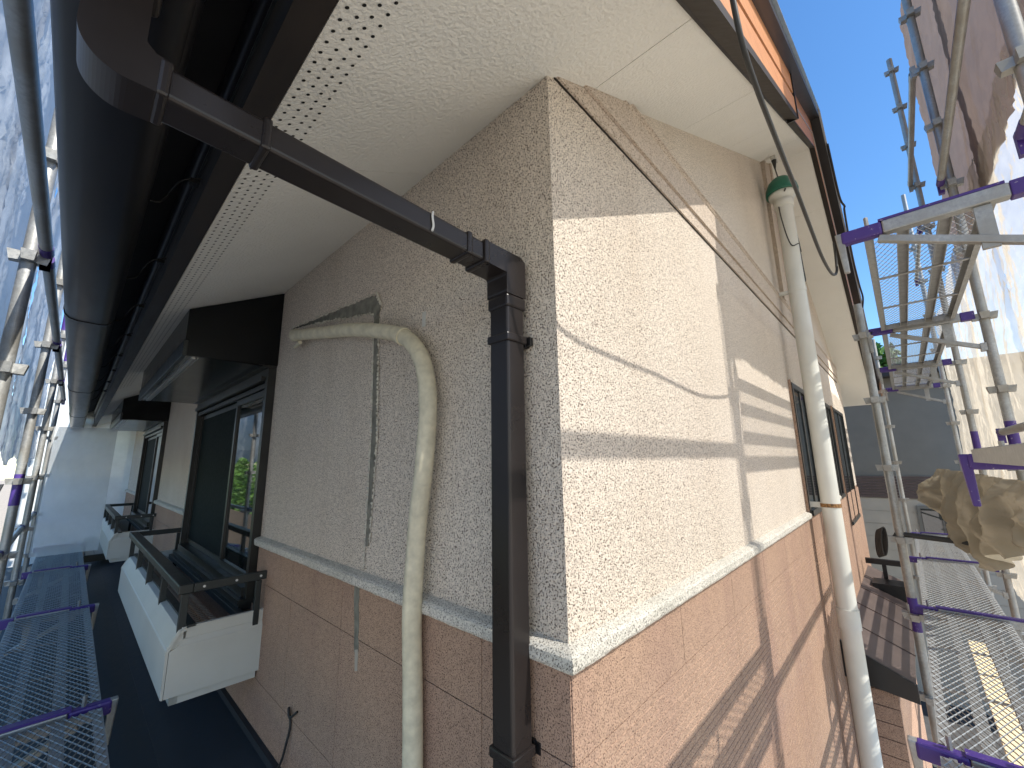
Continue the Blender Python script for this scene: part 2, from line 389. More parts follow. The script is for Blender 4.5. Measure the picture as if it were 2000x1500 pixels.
# horizontal decorative bands on the gable
def band(z0, z1, d, x1, beads=()):
    xa = (z0-1.1)/SL; xb = (z1-1.1)/SL
    m = MB()
    m.add([(xa, 0, z0), (xb, 0, z1), (xa, -d, z0), (xb, -d, z1), (x1, 0, z0), (x1, 0, z1), (x1, -d, z0), (x1, -d, z1)],
          [(0, 1, 3, 2), (2, 3, 7, 6), (0, 2, 6, 4), (1, 5, 7, 3), (4, 6, 7, 5)])
    for (b0, b1, dd) in beads:
        bx = (b0-1.1)/SL; bx2 = (b1-1.1)/SL
        m.hexa([(bx, -d, b0), (x1, -d, b0), (x1, -d-dd, b0+0.004), (bx, -d-dd, b0+0.004), (bx2, -d, b1), (x1, -d, b1), (x1, -d-dd, b1-0.004), (bx2, -d-dd, b1-0.004)])
    return m
ZB = 7.0
band(1.118, 1.186, 0.011, ZB).build('wall_band', 'stucco_band', house)
band(1.1875, 1.335, 0.022, ZB, [(1.318, 1.331, 0.006)]).build('wall_band', 'stucco_band', house)
band(1.3375, 1.368, 0.018, ZB, [(1.350, 1.364, 0.007)]).build('wall_band', 'stucco_band', house)
def joint(z0, z1, d):
    xa = (z0-1.1)/SL+0.004; return MB().hexa([(xa, -d, z0), (ZB, -d, z0), (ZB, 0.0, z0), (xa, 0.0, z0), (xa, -d, z1), (ZB, -d, z1), (ZB, 0.0, z1), (xa, 0.0, z1)]).build('band_joint', 'fascia_dark', house)
joint(1.1125, 1.1175, 0.0045); joint(1.1862, 1.1873, 0.009); joint(1.3352, 1.3373, 0.015)
# raised upright trim under the ridge
m = MB()
for (a, b, d) in ((3.28, 3.36, 0.030), (3.36, 3.62, 0.018), (3.62, 3.70, 0.030)): m.hexa([(a, -d, 1.37), (b, -d, 1.37), (b, 0.003, 1.37), (a, 0.003, 1.37), (a, -d, zs(a)), (b, -d, zs(b)), (b, 0.003, zs(b)), (a, 0.003, zs(a))])
m.build('gable_trim', 'stucco_band', house)

# soffit boards (sloping plane), joints between them
def soffit(x0, x1, y0, y1):
    g = 0.0018; x0 += g; x1 -= g; y0 += g; y1 -= g; t = 0.012
    p = [(x0, y0, zs(x0)), (x1, y0, zs(x1)), (x1, y1, zs(x1)), (x0, y1, zs(x0))]
    return MB().hexa(p+[(a, b, c+t) for a, b, c in p]).build('soffit_board', 'soffit', house)
ys = [YO, 0.59, 2.41, 4.23, 6.05, 7.87, 9.69, 11.5]
for i in range(len(ys)-1):
    if i == 0: soffit(XE, 0.233, ys[0], ys[1])
    else: soffit(XE, 0.06, ys[i], ys[i+1])
xs = [0.233, 1.143, 2.053, 2.963, XR, 4.43, 5.34, 6.25, 7.16, 8.05]
for i in range(len(xs)-1): soffit(xs[i], xs[i+1], YO, 0.06)
# vent holes in the eave strip
m = MB()
for r in range(4):
    xh = -0.565+0.0235*r; yy = -0.33+0.012*(r % 2)
    while yy < 5.2:
        if r == 0 and False: pass
        c = Vector((xh, yy, zs(xh)-0.0012)); n = 8; rad = 0.0040
        m.add([(c.x+rad*math.cos(2*math.pi*k/n), c.y+rad*math.sin(2*math.pi*k/n), c.z+SL*rad*math.cos(2*math.pi*k/n)) for k in range(n)], [tuple(range(n))])
        yy += 0.0295
m.build('vent_hole', 'hole', house, kind='stuff')
# roof slab above
m = MB(); T = 0.32
prof = [(-0.86, zs(-0.86)+T), (XR, zs(XR)+T), (8.2, zs(8.2)+T), (8.2, zs(8.2)+T+0.05), (XR, zs(XR)+T+0.06), (-0.86, zs(-0.86)+T+0.05)]
m.extrude(prof, 1, -0.40, YB+0.3); m.build('roof', 'roof_top', house)
# rake: dark batten, two wood boards with a groove, black flashing
YF = -0.41
def rake(x0, x1, yf, name, mat, h0, h1, th=0.045, h0b=None):
    m = MB(); xsx = [x0]+([XR] if x0 < XR < x1 else [])+[x1]; vs = []; fs = []
    for x in xsx: vs += [(x, yf, zs(x)+h0), (x, yf+th, zs(x)+(h0 if h0b is None else h0b)), (x, yf+th, zs(x)+h1), (x, yf, zs(x)+h1)]
    for i in range(len(xsx)-1):
        for j in range(4): fs.append((i*4+j, i*4+(j+1) % 4, (i+1)*4+(j+1) % 4, (i+1)*4+j))
    fs += [(0, 1, 2, 3), tuple(len(vs)-4+j for j in (3, 2, 1, 0))]
    m.add(vs, fs); return m.build(name, mat, house)
rake(-0.64, 2.0, YF, 'rake_underside', 'fascia_dark', -0.050, -0.010, 0.07, -0.004)
rake(2.0, 8.1, YF+0.028, 'rake_underside', 'fascia_dark', -0.020, -0.006, 0.042, -0.003)
rake(-0.64, 2.0, YF+0.001, 'rake_board', 'wood', -0.0095, 0.112, 0.045)
rake(-0.64, 2.0, YF+0.012, 'rake_groove', 'fascia_dark', 0.1125, 0.1435, 0.03)
rake(-0.64, 2.0, YF+0.001, 'rake_board', 'wood', 0.144, 0.285, 0.045)
rake(2.003, 8.1, YF+0.028, 'rake_board', 'wood', -0.0055, 0.135, 0.03)
rake(2.003, 8.1, YF+0.022, 'rake_groove', 'alum', 0.1355, 0.143, 0.03)
rake(2.003, 8.1, YF+0.028, 'rake_board', 'wood', 0.1435, 0.285, 0.03)
rake(1.995, 2.012, YF-0.006, 'rake_joint_cap', 'black', -0.045, 0.284, 0.06)
rake(-0.70, 8.15, -0.455, 'verge_flashing', 'black', 0.2855, 0.345, 0.11)
rake(-0.72, 8.15, -0.470, 'verge_flashing', 'alum', 0.3455, 0.352, 0.13)
# eave fascia on the gutter side
m = MB(); m.box((-0.640, YO-0.05, 0.800), (-0.586, YB, 0.806)); m.build('eave_trim', 'fascia_dark', house)
m = MB(); m.box((-0.628, YO-0.06, 0.8065), (-0.590, YB, 0.975)); m.build('eave_fascia', 'fascia_dark', house)
m = MB(); m.box((-0.634, YO-0.06, 0.9755), (-0.60, YB, 0.985)); m.build('eave_trim', 'rail_dark', house)
pr = [(-0.640, 0.985), (-0.655, 1.02), (-0.652, 1.07), (-0.630, 1.12), (-0.60, 1.12), (-0.60, 0.985)]
MB().extrude(pr, 1, YO-0.06, YB, smooth=True).build('eave_fascia', 'gutter', house)

# ---- windows of the house (frame with panes as sub-parts)
def left_window(y0, y1):
    m = MB(); d0, d1 = -0.045, 0.06; w = 0.045; ym = y0+(y1-y0)*0.345
    m.box((d0, y0-0.012, WB), (d1, y0+w-0.012, WT)); m.box((d0, y1-w, WB), (d1, y1, WT))
    m.box((d0, y0+w-0.012, WT-0.045), (d1, y1-w, WT)); m.box((d0-0.015, y0+w-0.012, WB), (d1, y1-w, WB+0.05))
    m.box((d0-0.035, y0-0.012, WT+0.002), (d1, y1, WT+0.016)); m.box((d0-0.02, y0+w, WT-0.075), (-0.02, y1-w, WT-0.0475))
    m.box((d0+0.01, y0+w, WT-0.115), (-0.015, y1-w, WT-0.085))
    win = m.build('window', 'frame', house)
    s = MB(); b = 0.035
    a0, a1 = y0+w+0.002, ym+0.03
    s.box((-0.022, a0, WB+0.052), (0.0, a0+b, WT-0.12)); s.box((-0.022, a1-b, WB+0.052), (0.0, a1, WT-0.12))
    s.box((-0.022, a0+b, WB+0.052), (0.0, a1-b, WB+0.10)); s.box((-0.022, a0+b, WT-0.16), (0.0, a1-b, WT-0.12))
    subpart(s.build('sash', 'frame'), win)
    g = MB().add([(-0.010, a0+b, WB+0.10), (-0.010, a0+b, WT-0.16), (-0.010, a1-b, WT-0.16), (-0.010, a1-b, WB+0.10)], [(0, 1, 2, 3)])
    subpart(g.build('pane', 'glass', recalc=False), win)
    t = MB(); c0, c1 = a1-0.02, y1-w-0.002
    t.box((0.003, c0, WB+0.052), (0.02, c0+b, WT-0.12)); t.box((-0.008, c1-b, WB+0.052), (0.02, c1, WT-0.12)); t.box((0.003, c0+b, WB+0.052), (0.02, c1-b, WB+0.09)); t.box((0.003, c0+b, WT-0.155), (0.02, c1-b, WT-0.12))
    subpart(t.build('sash', 'frame'), win)
    q = MB().add([(0.006, c0+b, WB+0.09), (0.006, c0+b, WT-0.155), (0.006, c1-b, WT-0.155), (0.006, c1-b, WB+0.09)], [(0, 1, 2, 3)])
    subpart(q.build('insect_screen', 'screen', recalc=False), win)
    v = MB().box((-0.085, y0-0.012, WB-0.028), (0.0, y1, WB-0.002)); v.box((-0.075, y0, WB-0.06), (-0.012, y1, WB-0.029))
    subpart(v.build('sill', 'frame'), win)
    c = MB().add([(0.032, y0, WB), (0.032, y1, WB), (0.032, y1, WT), (0.032, y0, WT)], [(0, 1, 2, 3)])  # added dark plane, keeps the skylit hollow house from showing through
    subpart(c.build('dark_backing', 'screen', recalc=False), win)
for a, b in WIN_L: left_window(a, b)
def right_window(x0, x1, z0, z1):
    m = MB(); d = -0.022; w = 0.04
    m.box((x0, d, z0), (x0+w, 0.006, z1)); m.box((x1-w, d, z0), (x1, 0.006, z1)); m.box((x0+w, d, z1-w), (x1-w, 0.006, z1)); m.box((x0+w, d-0.012, z0), (x1-w, 0.006, z0+w))
    win = m.build('window', 'frame', house); mid = (x0+x1)/2
    s = MB().box((mid-0.02, -0.017, z0+w), (mid+0.02, 0.004, z1-w)); subpart(s.build('sash', 'frame'), win)
    for a, b, dd in ((x0+w, mid-0.02, -0.010), (mid+0.02, x1-w, -0.006)):
        subpart(MB().add([(a, dd, z0+w), (b, dd, z0+w), (b, dd, z1-w), (a, dd, z1-w)], [(0, 1, 2, 3)]).build('pane', 'glass', recalc=False), win)
    r = MB(); r.box((x0-0.03, -0.016, z0), (x0-0.002, 0.006, z1+0.02)); subpart(r.build('reveal_trim', 'siding'), win)
right_window(3.07, 3.76, -0.43, 0.60); right_window(5.0, 5.45, -0.44, 0.62); right_window(5.72, 6.85, -0.80, 0.63)

# ---- broken stucco patch, gutters' marks on the eave wall
def ragged(pts, closed=True, amp=0.006, step=0.02):
    out = []; n = len(pts)
    for i in range(n if closed else n-1):
        a, b = Vector(pts[i]), Vector(pts[(i+1) % n]); k = max(1, int((b-a).length/step))
        for j in range(k):
            p = a.lerp(b, j/k); out.append((p.x+random.uniform(-amp, amp), p.y+random.uniform(-amp, amp)))
    return out
def wall_patch(pts, name, mat, d, amp=0.005):
    rp = ragged(pts, amp=amp); m = MB(); n = len(rp)
    vs = [(-d, p[0], p[1]) for p in rp]+[(0.004, p[0]*1.0, p[1]) for p in rp]
    m.add(vs, [tuple(range(n))]+[(i, (i+1) % n, n+(i+1) % n, n+i) for i in range(n)])
    return m.build(name, mat, house)
wall_patch([(1.95, 0.805), (0.94, 0.712), (0.905, 0.66), (0.915, 0.56), (0.945, 0.56), (0.955, 0.635), (1.30, 0.70), (1.62, 0.755)], 'mortar_patch', 'mortar', 0.0052)
wall_patch([(0.944, 0.57), (0.913, 0.57), (0.885, 0.10), (0.905, -0.30), (0.928, -0.30), (0.922, 0.10)], 'mortar_patch', 'mortar', 0.0050, 0.003)
wall_patch([(0.982, -0.44), (0.944, -0.44), (0.925, -0.655), (0.958, -0.665)], 'mortar_patch', 'mortar', 0.0132, 0.004)
wall_patch([(0.946, -0.655), (0.926, -0.65), (0.922, -0.72), (0.943, -0.724)], 'sealant_tab', 'concrete', 0.0145, 0.002)
m = MB()
def crumbs(pts, n, spread):
    for _ in range(n):
        i = random.randrange(len(pts)-1); t = random.random(); a, b = Vector(pts[i]), Vector(pts[i+1]); p = a.lerp(b, t)
        s = random.uniform(0.003, 0.0075); y, z = p.x+random.uniform(-spread, spread), p.y+random.uniform(-spread, spread)
        x = -0.004
        q = [(x, y-s, z), (x, y, z-s), (x, y+s, z), (x, y, z+s), (x-s*0.9, y+random.uniform(-s, s)*0.4, z+random.uniform(-s, s)*0.4)]
        m.add(q, [(0, 1, 4), (1, 2, 4), (2, 3, 4), (3, 0, 4)])
crumbs([(1.95, 0.81), (0.94, 0.72), (0.90, 0.66)], 150, 0.006); crumbs([(0.957, 0.63), (1.30, 0.695), (1.62, 0.75)], 90, 0.005)
crumbs([(0.950, 0.57), (0.928, 0.10), (0.934, -0.38)], 230, 0.0035); crumbs([(0.908, 0.57), (0.879, 0.10), (0.899, -0.30)], 170, 0.003)
m.build('broken_stucco_edge', 'mortar_edge', house, kind='stuff')

# ---- lower roofs of the house
m = MB()
def roofstrip(y0, y1): m.hexa([(0.0, y0, -1.335), (0.0, y1, -1.335), (-2.3, y1, -1.92), (-2.3, y0, -1.92), (0.0, y0, -1.316), (0.0, y1, -1.316), (-2.3, y1, -1.90), (-2.3, y0, -1.90)])
k = 0
while k < 24:
    m = MB(); x0 = -2.3+0.333*(k % 7); 
    break
for i in range(7):
    xa, xb = -0.335*i, -0.335*(i+1)
    m = MB(); za, zb = -1.316+0.2545*xa, -1.316+0.2545*xb
    m.hexa([(xa, -0.2, za-0.03), (xa, YB, za-0.03), (xb, YB, zb-0.026), (xb, -0.2, zb-0.026), (xa, -0.2, za+0.0), (xa, YB, za+0.0), (xb, YB, zb+0.005), (xb, -0.2, zb+0.005)])
    m.build('roofing_sheet', 'roofing', house)
m = MB(); m.box((-0.035, -0.01, -1.318), (-0.012, YB, -1.285)); m.build('roof_flashing', 'roofing', house)
# projecting bay with its small metal roof on the gable side
AX = 3.66
m = MB(); m.box((AX, -0.30, GZ), (7.0, -0.02, -1.70)); m.build('bay_wall', 'siding', house)
for i in range(22):
    z = -1.74-0.11*i
    MB().box((AX-0.014, -0.308, z-0.104), (AX-0.001, -0.0145, z)).build('siding_panel', 'siding', house)
nb = 5
for i in range(nb):
    a, b = AX-0.06+i*(7.0-AX)/nb, AX-0.06+(i+1)*(7.0-AX)/nb-0.004
    m = MB(); m.hexa([(a, -0.42, -1.66), (b, -0.42, -1.66), (b, -0.013, -1.48), (a, -0.013, -1.48), (a, -0.42, -1.645), (b, -0.42, -1.645), (b, -0.013, -1.462), (a, -0.013, -1.462)])
    m.bar((a+0.006, -0.425, -1.645), (a+0.006, -0.013, -1.462), 0.010, 0.014)
    m.build('metal_roof_sheet', 'roof_brown', house)
m = MB(); m.hexa([(AX-0.09, -0.43, -1.74), (AX-0.063, -0.43, -1.74), (AX-0.063, -0.013, -1.68), (AX-0.09, -0.013, -1.68), (AX-0.09, -0.43, -1.615), (AX-0.063, -0.43, -1.615), (AX-0.063, -0.013, -1.42), (AX-0.09, -0.013, -1.42)])
m.build('bay_fascia', 'black', house, 0.004)

# ------------------------------------------------------------------ things fixed to the house
# gutter
gt = thing('rain_gutter', 'wide dark box gutter hanging along the eave above the diagonal pipe', 'gutter', (-0.84, 0, 0.72))
pr = [(-0.928, 0.90), (-0.928, 0.775), (-0.921, 0.748), (-0.905, 0.730), (-0.875, 0.721), (-0.800, 0.719), (-0.775, 0.723), (-0.760, 0.738), (-0.752, 0.77), (-0.745, 0.88), (-0.741, 0.88), (-0.748, 0.77), (-0.757, 0.742), (-0.775, 0.728), (-0.800, 0.724), (-0.875, 0.726), (-0.902, 0.734), (-0.916, 0.750), (-0.923, 0.776), (-0.923, 0.90)]
a = -0.45
for b in (2.30, 5.05, 7.80, 11.9):
    MB().extrude(pr, 1, a+0.003, b-0.003, smooth=True).build('trough', 'gutter', gt); a = b
for b in (2.30, 5.05, 7.80):
    MB().extrude([(x*1.0+(-0.003 if x < -0.84 else 0.003), z-0.003) for x, z in pr[:10]]+[(-0.745, 0.87), (-0.92, 0.87)], 1, b-0.03, b+0.03).build('joint_sleeve', 'gutter', gt)
m = MB(); m.tube([(-0.928, -0.45, 0.905), (-0.928, 11.9, 0.905)], 0.009, 8); m.build('rim', 'gutter', gt)
for i, b in enumerate((0.95, 1.7, 2.45, 3.2, 3.95, 4.7, 5.45, 6.2)):
    m = MB(); m.tube(catmull([(-0.63, b, 0.93), (-0.68, b+0.01, 0.90), (-0.715, b+0.02, 0.82), (-0.745, b+0.01, 0.80)], 5), 0.0035, 6); m.box((-0.66, b-0.012, 0.90), (-0.635, b+0.012, 0.915)); m.build('bracket_hook', 'black', gt)
# downpipe
dp = thing('downpipe', 'square dark brown downpipe with horizontal arm under the soffit and vertical run by the corner', 'downpipe', (-0.058, 0.12, GZ))
PX0, PX1, PY0, PY1 = -0.090, -0.026, 0.087, 0.153
m = MB().box((PX0, PY0, -2.4), (PX1, PY1, 0.47)); m.build('pipe', 'brown_pipe', dp, 0.007, seg=3)
m = MB().bar((-0.812, 0.120, 0.540), (-0.118, 0.120, 0.515), PY1-PY0, 0.050); m.build('pipe', 'brown_pipe', dp, 0.007, seg=3)
e = 0.004
m = MB(); m.extrude([(PX1+e, 0.43), (PX1+e, 0.535), (PX1-0.015, 0.545), (-0.165, 0.545), (-0.165, 0.488), (PX0-e, 0.485), (PX0-e, 0.43)], 1, PY0-e, PY1+e); m.build('elbow', 'brown_pipe', dp, 0.008, seg=3)
m = MB().box((-0.172, PY0-e-0.003, 0.485), (-0.155, PY1+e+0.003, 0.548)); m.build('collar', 'brown_pipe', dp, 0.005)
m = MB().box((-0.225, PY0-e, 0.489), (-0.208, PY1+e, 0.548)); m.build('collar', 'brown_pipe', dp, 0.005)
m = MB().box((PX0-e, PY0-e, 0.395), (PX1+e, PY1+e, 0.4295)); m.build('collar', 'brown_pipe', dp, 0.006)
m = MB().box((-0.66, PY0-e, 0.5055), (-0.645, PY1+e, 0.564)); m.build('collar', 'brown_pipe', dp, 0.005)
m = MB().box((-0.79, PY0-e-0.002, 0.510), (-0.775, PY1+e+0.002, 0.569)); m.build('collar', 'brown_pipe', dp, 0.005)
def roundpath(c, pts): return pts
m = MB()
w = 0.040
arc = []
for k in range(17):
    t = k/16*math.pi/2; arc.append((-0.818-0.053*math.sin(t), 0.566-0.056*math.cos(t)))
outer = [(-0.785, 0.511)]+arc+[(-0.871, 0.735)]
inner = [(-0.785, 0.568), (-0.795, 0.569), (-0.806, 0.580), (-0.808, 0.735)]
m.extrude(outer+inner[::-1], 1, PY0-0.004, PY1+0.004, smooth=False); m.build('elbow', 'brown_pipe', dp, 0.009, seg=3)
m = MB().box((-0.893, PY0-0.012, 0.690), (-0.798, PY1+0.012, 0.7185)); m.build('outlet_socket', 'brown_pipe', dp, 0.010, seg=3)
for z in (0.315, -0.62):
    m = MB().box((PX0-0.005, PY0-0.005, z-0.011), (PX1+0.005, PY1+0.005, z+0.011)); c = m.build('clamp', 'brown_pipe', dp, 0.004)
    b_ = MB().box((PX1+0.006, PY0+0.004, z-0.016), (-0.002, PY0+0.034, z+0.014)).box((PX1+0.010, PY0-0.010, z-0.012), (PX1+0.022, PY0+0.004, z+0.010)); subpart(b_.build('lug', 'black'), c)
m = MB().box((PX0-0.004, PY0-0.004, -0.665), (PX1+0.004, PY1+0.004, -0.660)); m.build('joint_ring', 'brown_pipe', dp, 0.002)
m = MB().tube(catmull([(-0.325, PY0-0.002, 0.548), (-0.327, PY0-0.003, 0.535), (-0.324, PY0-0.003, 0.515), (-0.327, PY0-0.003, 0.501)], 4), 0.0028, 5); m.build('paint_run', 'mortar_white', dp)

# wrapped pipe run
du = thing('wrapped_pipe', 'cream taped air conditioner pipe bending down the shaded stucco wall', 'pipe', (-0.05, 0.5, -0.4))
path = [(-0.045, 1.76, 0.71), (-0.052, 1.55, 0.668), (-0.050, 1.31, 0.622), (-0.052, 1.05, 0.570), (-0.052, 0.82, 0.510), (-0.047, 0.65, 0.452), (-0.047, 0.55, 0.375), (-0.047, 0.50, 0.281), (-0.052, 0.477, 0.169), (-0.050, 0.485, 0.073), (-0.050, 0.497, -0.037), (-0.050, 0.516, -0.145), (-0.050, 0.527, -0.265), (-0.052, 0.533, -0.438), (-0.047, 0.526, -0.639), (-0.047, 0.516, -0.824), (-0.047, 0.51, -1.10), (-0.047, 0.51, -1.33)]
cp = catmull(path, 14); rs = []
L = 0
for i, p in enumerate(cp):
    L += (p-cp[i-1]).length if i else 0
    rs.append(0.0285*(1+0.035*noise.noise(Vector((L*6, 0, 3))))+0.0009*((L/0.028) % 1.0)+(0.006 if L < 0.06 else 0))
MB().tube(cp, rs, 18).build('pipe_sleeve', 'tape', du)
for (p, q) in ((6*14-14, 0.033), ):
    c = cp[p]; d = (cp[p+1]-cp[p-1]).normalized()
    MB().tube([c-d*0.012, c+d*0.012], q, 18).build('strap', 'tape', du)
    MB().box((-0.004, c.y-0.075, c.z+0.03), (-0.001, c.y-0.055, c.z+0.085)).build('strap_tab', 'white_metal', du)
MB().tube(catmull([(-0.03, 1.80, 0.655), (-0.045, 1.70, 0.650), (-0.05, 1.66, 0.648)], 4), 0.010, 8).build('drain_end', 'tape', du)

# white vent stack in front of the gable window
VX, VY, VR = 3.10, -0.147, 0.060
vs_ = thing('vent_stack', 'tall white plastic pipe with green dome cap standing off the gable wall', 'pipe', (VX, VY, GZ))
MB().tube([(VX, VY, GZ), (VX, VY, -1.12)], VR, 28).build('pipe', 'pvc', vs_)
MB().tube([(VX, VY, -1.10), (VX, VY, 2.17)], VR, 28).build('pipe', 'pvc', vs_)
MB().tube([(VX, VY, -1.175), (VX, VY, -1.045)], VR+0.007, 28).build('socket', 'pvc', vs_)
MB().lathe((VX, VY), [(0.061, 2.10), (0.072, 2.105), (0.074, 2.165), (0.066, 2.168), (0.068, 2.19), (0.100, 2.205), (0.104, 2.235), (0.02, 2.25)]).build('collar', 'pvc', vs_)
MB().lathe((VX, VY), [(0.106, 2.228), (0.118, 2.226), (0.120, 2.245), (0.112, 2.295), (0.092, 2.342), (0.060, 2.375), (0.020, 2.390), (0.0005, 2.391)]).build('dome_cap', 'green', vs_)
for s in (-1, 1): MB().tube([(VX+0.09*s, VY-0.03, 2.205), (VX+0.118*s, VY-0.04, 2.205)], 0.007, 8).build('screw', 'black', vs_)
MB().tube([(VX, VY, 1.335), (VX, VY, 1.368)], VR+0.004, 28).build('clamp', 'pvc', vs_)
MB().box((VX-0.018, VY+VR, 1.338), (VX+0.012, 0.0, 1.364)).build('bracket_arm', 'pvc', vs_)
MB().tube([(VX, VY, -0.356), (VX, VY, -0.330)], VR+0.004, 28).build('clamp', 'rust', vs_, label='rusty pipe clamp')
MB().box((VX-0.016, VY+VR-0.01, -0.362), (VX-0.010, 0.0, -0.322)).build('bracket_arm', 'white_metal', vs_)
# wires by the stack
t_ = tag(MB().tube(catmull([(VX-0.055, VY+0.03, 2.10), (VX-0.10, VY+0.02, 1.98), (VX-0.11, VY, 1.80), (VX-0.07, VY-0.02, 1.72), (VX-0.02, VY-0.06, 1.74)], 8), 0.0045, 6).build('wire', 'cable'), 'thin dark wire looping from under the green cap to the white pipe', 'wire')
t_ = tag(MB().tube(catmull([(VX+0.05, VY-0.045, 1.95), (VX+0.09, VY-0.05, 1.82), (VX+0.16, VY-0.05, 1.74), (VX+0.10, VY-0.05, 1.80), (VX+0.12, VY-0.05, 1.62), (VX+0.15, VY-0.05, 1.48), (VX+0.10, VY-0.05, 1.47), (VX+0.11, VY-0.05, 1.60)], 8), 0.005, 6).build('wire', 'cable'), 'short tangled dark wire hanging on the right of the white pipe', 'wire')
hr = thing('hanger_rod', 'thin rod with small white cleat fixed to the soffit above the green cap', 'hanger', (3.27, -0.105, 2.72))
MB().box((3.22, -0.125, 2.690), (3.33, -0.085, 2.722)).build('cleat', 'white_metal', hr)
MB().lathe((3.27, -0.105), [(0.020, 2.69), (0.016, 2.66), (0.006, 2.60), (0.005, 2.59)], 10).build('ferrule', 'cable', hr)
MB().tube([(3.27, -0.105, 2.60), (3.12, -0.14, 2.35)], 0.005, 6).build('rod', 'cable', hr)

# black service cable looping below the rake
cpts = [(-0.05, -0.47, 1.25), (0.015, -0.47, 0.975), (0.06, -0.47, 0.862), (0.16, -0.47, 0.828), (0.30, -0.47, 0.817), (0.46, -0.47, 0.810), (0.64, -0.47, 0.806), (0.84, -0.47, 0.790), (1.10, -0.47, 0.778), (1.38, -0.472, 0.805), (1.56, -0.476, 0.850), (1.66, -0.482, 0.905), (1.685, -0.486, 0.985), (1.66, -0.49, 1.05)]
tag(MB().tube(catmull(cpts, 7), 0.0058, 8).build('service_cable', 'cable'), 'black cable hanging in a slack loop from the roof edge to the bracket end', 'cable')
tag(MB().tube(catmull([(4.1, -0.47, 3.16), (4.6, -0.475, 2.82), (4.72, -0.50, 2.74), (4.80, -0.49, 2.70), (5.4, -0.475, 2.42), (5.9, -0.48, 2.2), (6.0, -0.49, 2.05), (5.95, -0.47, 1.90)], 6), 0.010, 6).build('edge_cable', 'cable'), 'black cable clipped along the descending roof edge beyond the ridge', 'cable')

# awning boxes over the windows
def awning(label):
    t = thing('window_awning', label, 'awning', (-0.23, 3.2, 0.85), 'black window awnings under the eave')
    y0, y1 = 2.165, 4.32; g = 0.004
    m = MB(); m.hexa([(-0.462, y0, 0.600), (0, y0, 0.616), (0, y0+0.014, 0.616), (-0.462, y0+0.014, 0.600), (-0.462, y0, zs(-0.462)-g), (0, y0, zs(0)-g), (0, y0+0.014, zs(0)-g), (-0.462, y0+0.014, zs(-0.462)-g)]); m.build('side_panel', 'awning', t)
    m = MB(); m.hexa([(-0.462, y1-0.014, 0.600), (0, y1-0.014, 0.616), (0, y1, 0.616), (-0.462, y1, 0.600), (-0.462, y1-0.014, zs(-0.462)-g), (0, y1-0.014, zs(0)-g), (0, y1, zs(0)-g), (-0.462, y1, zs(-0.462)-g)]); m.build('side_panel', 'awning', t)
    m = MB(); m.hexa([(-0.466, y0-0.003, 0.690), (-0.448, y0-0.003, 0.690), (-0.448, y1, 0.690), (-0.466, y1, 0.690), (-0.466, y0-0.003, zs(-0.466)-g), (-0.448, y0-0.003, zs(-0.448)-g), (-0.448, y1, zs(-0.448)-g), (-0.466, y1, zs(-0.466)-g)]); m.build('front_panel', 'awning', t)
    m = MB(); m.box((-0.472, y0-0.004, 0.598), (-0.452, y1, 0.687)); m.build('front_lip', 'rail_dark', t, 0.003)
    m = MB(); m.box((-0.450, y0+0.015, 0.604), (-0.002, y1-0.015, 0.612)); m.build('underside', 'awning', t)
    m = MB(); m.box((-0.425, y0+0.03, 0.594), (-0.408, y1-0.06, 0.6035)); m.box((-0.402, y0+0.03, 0.597), (-0.395, y1-0.06, 0.6035)); m.build('light_strip', 'alum', t)
    return t
aw = awning('black boxed awning over the nearer window, its dark side panel touching the soffit')
copy_tree(aw, (0, 4.25, 0))['label'] = 'black boxed awning over the farther window, further along the shaded wall'

